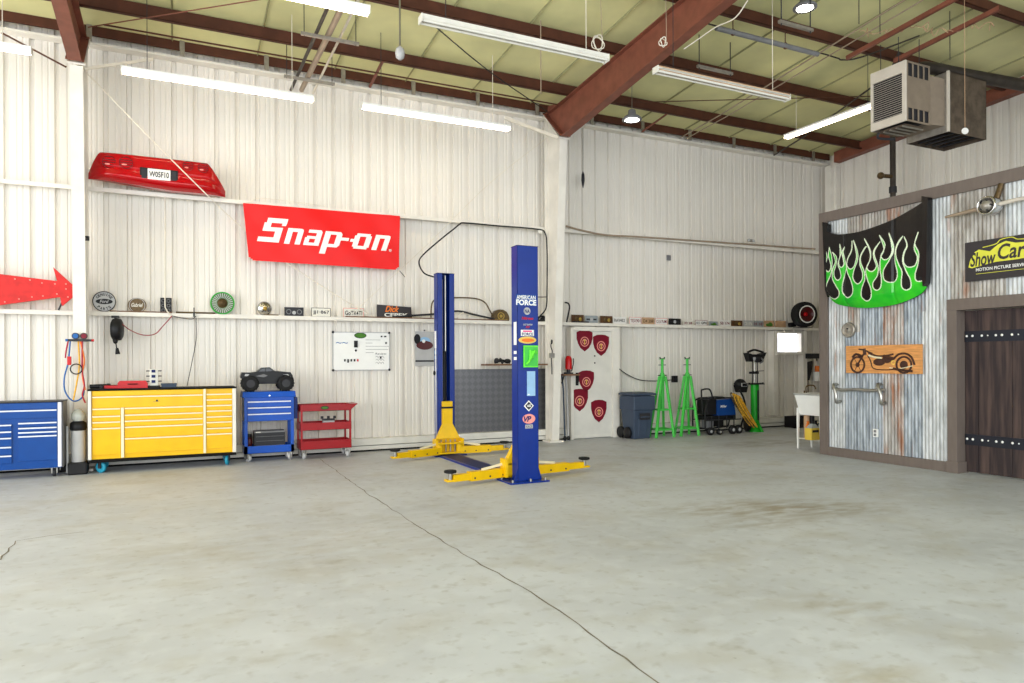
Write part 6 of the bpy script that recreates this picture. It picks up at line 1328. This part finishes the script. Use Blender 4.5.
segs = [[(48, 470), (50, 430), (62, 385), (60, 330)],
 [(60, 330)]+[(72, 375), (62, 420), (66, 448), (78, 458), (90, 445), (92, 415), (80, 370)]+[(84, 322)],
 [(84, 322), (98, 370), (100, 420), (94, 470), (72, 520), (64, 560), (72, 590), (106, 610), (138, 596), (142, 568), (122, 535), (102, 495), (104, 445), (120, 400)]+[(104, 350)],
 [(104, 350), (128, 378), (124, 420), (112, 460), (118, 492), (136, 506), (153, 488), (150, 455), (136, 415), (148, 370)]+[(147, 305)],
 [(147, 305), (156, 350), (142, 395), (144, 424), (157, 434), (170, 418), (166, 380), (160, 350)]+[(174, 320)],
 [(174, 320), (166, 350), (178, 395), (188, 435), (176, 475), (163, 530), (164, 575), (192, 603), (220, 585), (224, 548), (212, 505), (192, 460), (188, 420), (196, 380), (216, 340)]+[(220, 288)],
 [(220, 288), (218, 340), (196, 385), (190, 420), (206, 442), (226, 436), (240, 405), (246, 360)]+[(229, 284)],
 [(229, 284), (252, 345), (252, 395), (232, 450), (226, 495), (250, 526), (274, 510), (282, 470), (266, 420), (268, 375), (290, 330)]+[(302, 318)],
 [(302, 318), (272, 370), (272, 410), (290, 455), (294, 500), (276, 555), (276, 600), (302, 622), (328, 600), (328, 555), (308, 500), (300, 450), (322, 395), (322, 345)]+[(292, 274)],
 [(292, 274), (324, 335), (326, 385), (306, 432), (322, 456), (345, 452), (358, 425), (344, 380), (345, 340)]+[(378, 292)],
 [(378, 292), (350, 340), (350, 375), (368, 430), (364, 480), (340, 520), (342, 550), (362, 562), (382, 545), (386, 495), (378, 440), (382, 380), (400, 330)]+[(376, 256)],
 [(376, 256), (404, 300), (400, 335), (384, 370), (400, 391), (424, 384), (442, 350), (440, 300)]+[(427, 243)],
 [(427, 243), (446, 300), (448, 345), (428, 395), (398, 450), (400, 500), (430, 518), (462, 508), (472, 465), (458, 400), (458, 350), (475, 295)]+[(500, 260)],
 [(500, 260), (468, 320), (464, 370), (480, 420), (496, 460), (492, 520), (500, 552), (520, 560), (542, 542), (540, 500), (518, 455), (500, 400), (506, 350), (522, 310)]+[(508, 264)],
 [(508, 264), (524, 310), (508, 355), (504, 400), (520, 428), (545, 432), (568, 418), (578, 375), (560, 320)]+[(582, 238)],
 [(582, 238), (564, 300), (584, 350), (582, 410), (566, 470), (570, 505), (590, 512), (612, 500), (640, 475)]]
bound = []
lines = []
for s_ in segs:
    c_ = [(p.x, p.z) for p in catmull([(a, 0, b) for a, b in s_], 6)]; bound += c_
bound_l = [hl(a, b) for a, b in bound]
poly = bound_l+[hl(660, 700), hl(30, 700)]
import numpy as np
PL = np.array(poly); BL = np.array(bound_l)
def inside(P):
    x, z = P[:, 0][:, None], P[:, 1][:, None]; a = PL; b = np.roll(PL, -1, 0)
    c = ((a[:, 1] > z) != (b[:, 1] > z)) & (x < (b[:, 0]-a[:, 0])*(z-a[:, 1])/(b[:, 1]-a[:, 1]+1e-12)+a[:, 0])
    return c.sum(1) % 2 == 1
def dist(P):
    a = BL[:-1]; b = BL[1:]; d = b-a; L2 = (d**2).sum(1)+1e-12; best = np.full(len(P), 9.)
    for k in range(0, len(P), 4000):
        p = P[k:k+4000][:, None, :]; tt = np.clip(((p-a)*d).sum(2)/L2, 0, 1); q = a+tt[..., None]*d; best[k:k+4000] = np.sqrt(((p-q)**2).sum(2)).min(1)
    return best
NS, NQ = 300, 210
V = []
def depth(s, q): return -(.065*sin(pi*s)**.8+.045)*(1-.0*q)-.06*max(0, 1-q/.18)**2*0+ .09*max(0, (.16-q)/.16)**2 - .02*abs(2*s-1)**8
for j in range(NQ+1):
    q = j/NQ
    for i in range(NS+1):
        s = i/NS; x = xa_+(xb_-xa_)*s; z0 = interp(botc, x); z1 = interp(topc, x); cr = .012*math.exp(-((s-.74)/.012)**2)+.010*math.exp(-((s-.22)/.012)**2)
        V.append((x, depth(s, q)+.05+cr, z0+(z1-z0)*q))
A = np.array(V); Fc = [(j*(NS+1)+i, j*(NS+1)+i+1, (j+1)*(NS+1)+i+1, (j+1)*(NS+1)+i) for j in range(NQ) for i in range(NS)]
cen = A[np.array(Fc)].mean(1)[:, [0, 2]]; ins = inside(cen); ds = dist(cen)
w = MB(); w.v = [Vector(v) for v in V]
mi = [w.mi('hood_black'), w.mi('hood_green'), w.mi('flame_line')]
w.f = Fc; w.m = [2 if ds[k] < .0075 else (1 if ins[k] else 0) for k in range(len(Fc))]; w.sm = [True]*len(Fc)
# back side and rim
e = [i for i in range(NS+1)]+[j*(NS+1)+NS for j in range(1, NQ+1)]+[NQ*(NS+1)+i for i in range(NS-1, -1, -1)]+[j*(NS+1) for j in range(NQ-1, 0, -1)]
w.raw([V[k] for k in e]+[(V[k][0], .09, V[k][2]) for k in e], [(i, len(e)+i, len(e)+(i+1) % len(e), (i+1) % len(e)) for i in range(len(e))], 'hood_black')
w.build('painted_skin', t)
w = MB(); a0 = hl(40, 178); a1 = hl(68, 232); b0 = hl(58, 560)
w.prism([hl(40, 178), hl(68, 192), hl(68, 600), hl(55, 560)][::-1], .0, .08, 'hood_black'); w.build('side_flange', t, bevel=.004)
w = MB(); w.prism([hl(600, 34), hl(634, 40), hl(626, 470), hl(622, 520), hl(606, 540), hl(600, 480)][::-1], -.015, .09, 'hood_black'); w.build('side_flange', t, bevel=.004)
# ---- plate, outlet
t, l = pthing('round_cover', 'round grey metal disc on the tin partition below the bonnet', 'disc', 846, 330, .07); w = MB(); w.lathe([(.115, 0), (.12, .02), (.105, .05), (.085, .03), (.04, .035), (.001, .045)], (0, .075, 0), (0, -1, 0), 'galvanised', n=30); w.disc(0, .02, .012, .02, .035, 'dark_grey', 8); w.build('disc', t)
t, l = pthing('wall_outlet', 'small white outlet low on the tin partition', 'outlet', 875.5, 433, .02); w = MB(); w.box(-.038, .038, -.01, .02, -.06, .06, 'white'); w.box(-.02, .02, -.014, -.01, .008, .045, 'mid_grey'); w.box(-.02, .02, -.014, -.01, -.045, -.008, 'mid_grey'); w.build('cover', t, bevel=.003)
# ---- motorcycle picture on wood
t, l = pthing('wood_picture', 'wooden board with a dark motorcycle picture on the tin partition', 'picture', 846, 373, .045)
x1_, zt_ = l(922, 345); _, zt2 = l(846, 346); Lb = x1_; Hb_ = zt2; 
w = MB(); w.box(0, Lb, 0, .022, 0, Hb_, 'wood'); bdw = w.build('board', t, bevel=.002)
mc = lambda cx_, cy_: ((cx_-120)/800*Lb, (385-cy_)/310*Hb_)
def mstroke(w, P, r, m='wood_dark'):
    w.tube([(mc(*p)[0], -.001, mc(*p)[1]) for p in P], r, m, n=6, sub=3)
w = MB(); c = mc(255, 290); w.ring(c[0], c[1], .103, .132, -.006, 0, 'wood_dark', 30); w.disc(c[0], c[1], .035, -.006, 0, 'wood_dark', 16)
for k in range(6): w.bar((c[0], -.002, c[1]), (c[0]+.11*cos(k*1.05), -.002, c[1]+.11*sin(k*1.05)), .006, .006, 'wood_dark')
c = mc(745, 290); w.ring(c[0], c[1], .10, .128, -.006, 0, 'wood_dark', 30); w.disc(c[0], c[1], .06, -.006, 0, 'wood_dark', 16)
mstroke(w, [(640, 230), (690, 180), (760, 170), (820, 210), (850, 290)], .016); mstroke(w, [(200, 205), (240, 170), (300, 195)], .02)
mstroke(w, [(255, 290), (290, 230), (330, 160)], .014); mstroke(w, [(270, 115), (330, 125), (380, 150), (420, 165)], .012); mstroke(w, [(330, 110), (340, 180)], .026); mstroke(w, [(380, 160), (460, 190), (520, 195), (600, 185), (640, 175)], .014); mstroke(w, [(540, 195), (640, 225)], .026)
mstroke(w, [(370, 190), (400, 250), (430, 330), (560, 345), (660, 335)], .009); c = mc(490, 260); w.ball((c[0], 0, c[1]), (.10, .008, .055), 'wood_dark'); c = mc(570, 235); w.ball((c[0], 0, c[1]), (.08, .008, .05), 'wood_dark'); c = mc(640, 265); w.ring(c[0], c[1], .02, .034, -.008, 0, 'gold_sign', 16); mstroke(w, [(640, 330), (760, 350), (830, 355)], .02); mstroke(w, [(600, 320), (700, 330), (830, 300)], .008, 'rail_cream'); mstroke(w, [(380, 185), (440, 205), (520, 215)], .016, 'rail_cream')
tag(w.build('motorcycle_picture', bdw), 'dark burnt motorcycle outline')
# ---- chrome bumper bar
t, l = pthing('bumper_bar', 'old chrome bumper bar with two uprights on the tin partition', 'bumper', 833, 388, .07)
P = [l(833, 388), l(842, 390), l(856, 389.5), l(870, 390.5), l(884, 390)]; w = MB(); 
w.tube([(a, -.03*sin(pi*k/4), b) for k, (a, b) in enumerate(P)], .026, 'steel', n=10); w.build('bar', t)
for (u0, v0, u1, v1) in [(835, 386, 838, 402), (879, 386, 883, 403.5)]:
    a_, b_ = l(u0, v0); c_, d_ = l(u1, v1); w = MB(); w.tube([(a_-.02, .072, b_+.02), (a_, -.03, b_+.015), (c_, -.045, (b_+d_)/2), (c_, -.03, d_), (c_-.02, .075, d_+.01)], .026, 'steel', n=8); w.build('upright', t)
# ---- propeller hub ornament
t, l = pthing('propeller', 'metal two bladed propeller with a round hub above the plank door', 'propeller', 989, 206, .16)
w = MB(); w.lathe([(.075, .16), (.115, .10), (.12, .02), (.12, -.06), (.112, -.075), (.095, -.07), (.09, -.03), (.001, -.03)], (0, 0, 0), (0, 1, 0), 'chrome', n=30); w.build('hub_shell', t)
w = MB(); w.ball((0, -.05, 0), (.07, .06, .07), 'galvanised', 16, 10)
for k in range(5): w.cyl((.062*cos(k*1.257), -.05, .062*sin(k*1.257)), (.062*cos(k*1.257), -.085, .062*sin(k*1.257)), .012, m='dark_grey', n=6)
w.build('hub_centre', t)
tipx, tipz = l(943, 217); w = MB(); w.tube([(-.08, .03, -.0), (tipx*.5, .04, tipz*.45), (tipx, .05, tipz)], lambda s: .035-.018*s, 'conduit', n=8); w.build('blade', t)
tipx, tipz = l(1045, 195); w = MB(); w.tube([(.08, .03, .0), (tipx*.5, .04, tipz*.5+.02), (tipx, .05, tipz)], lambda s: .03-.01*s, 'heater_paint', n=8); w.build('blade', t)
w = MB(); w.tube([(.03, .10, .08), (.07, .14, .28)], .035, 'bronze', sub=1); w.build('bracket', t)
# ---- show car sign
t, l = pthing('shop_sign', 'black shop sign with yellow lettering on the tin partition above the plank door', 'sign', 965, 282, .05)
_, zt_ = l(965, 243); Ls = l(1024, 250)[0]*1.10/ (59/59.); Ls = Ls*1.28
w = MB(); w.box(0, Ls, 0, .018, 0, zt_, 'sign_black'); sb = w.build('panel', t, bevel=.002)
S = lambda u: l(u, 260)[0]
w = MB()
bl = [(968.5, .36), (970, .52), (974, .72), (979, .78), (990, .70), (998, .84), (1006, .90), (1016, .82), (1036, .80), (1036, .45), (1018, .42), (996, .42), (984, .38), (972, .33)]
w.prism([(S(a), b*zt_) for a, b in bl][::-1], -.002, 0, 'sign_yellow')
w.text('Show', S(970.5), S(996), zt_*.36, zt_*.72, -.005, 'sign_black', .02, .2); w.text('Car', S(998), S(1026), zt_*.46, zt_*.84, -.005, 'sign_black', .02, .2)
w.text('MOTION PICTURE SERVICES', S(976), S(1031), zt_*.235, zt_*.315, -.003, 'white', .02)
w.box(S(976), S(1034), -.003, 0, zt_*.165, zt_*.175, 'sign_yellow')
w.tube([(S(983), -.003, zt_*.82), (S(996), -.003, zt_*.86), (S(1001), -.003, zt_*.95), (S(1012), -.003, zt_*.97), (S(1018), -.003, zt_*.9), (S(1030), -.003, zt_*.88)], .006, 'sign_yellow', n=5, sub=4)
tag(w.build('lettering', sb), 'yellow car outline and script over small white capitals')
# ------------------------------------------------------------------ daylight through the open front and left of the shop
W = bpy.data.worlds.new('world'); SC.world = W; W.use_nodes = True
nt = W.node_tree; bg = nt.nodes['Background']; bg.inputs['Color'].default_value = (0.86, 0.93, 1.0, 1); bg.inputs['Strength'].default_value = 1.35
# daylight pouring through the roll-up doors behind the camera
def area(name, loc, rot, sx, sy, e, col):
    l = bpy.data.lights.new(name, 'AREA'); l.shape = 'RECTANGLE'; l.size = sx; l.size_y = sy; l.energy = e; l.color = col
    o = bpy.data.objects.new(name, l); COL.objects.link(o); o.location = loc; o.rotation_euler = rot; return o
area('daylight_front', (2.5, -5.5, 2.6), (radians(90), 0, 0), 15, 4.6, 680, (.93, .97, 1))
area('daylight_left', (-8.6, 3.5, 2.6), (radians(90), 0, radians(-90)), 12, 4.6, 760, (1, .985, .97))
SC.view_settings.view_transform = 'Standard'; SC.view_settings.look = 'None'; SC.view_settings.gamma = 1; SC.view_settings.use_curve_mapping = False
SC.view_settings.exposure = 0.33
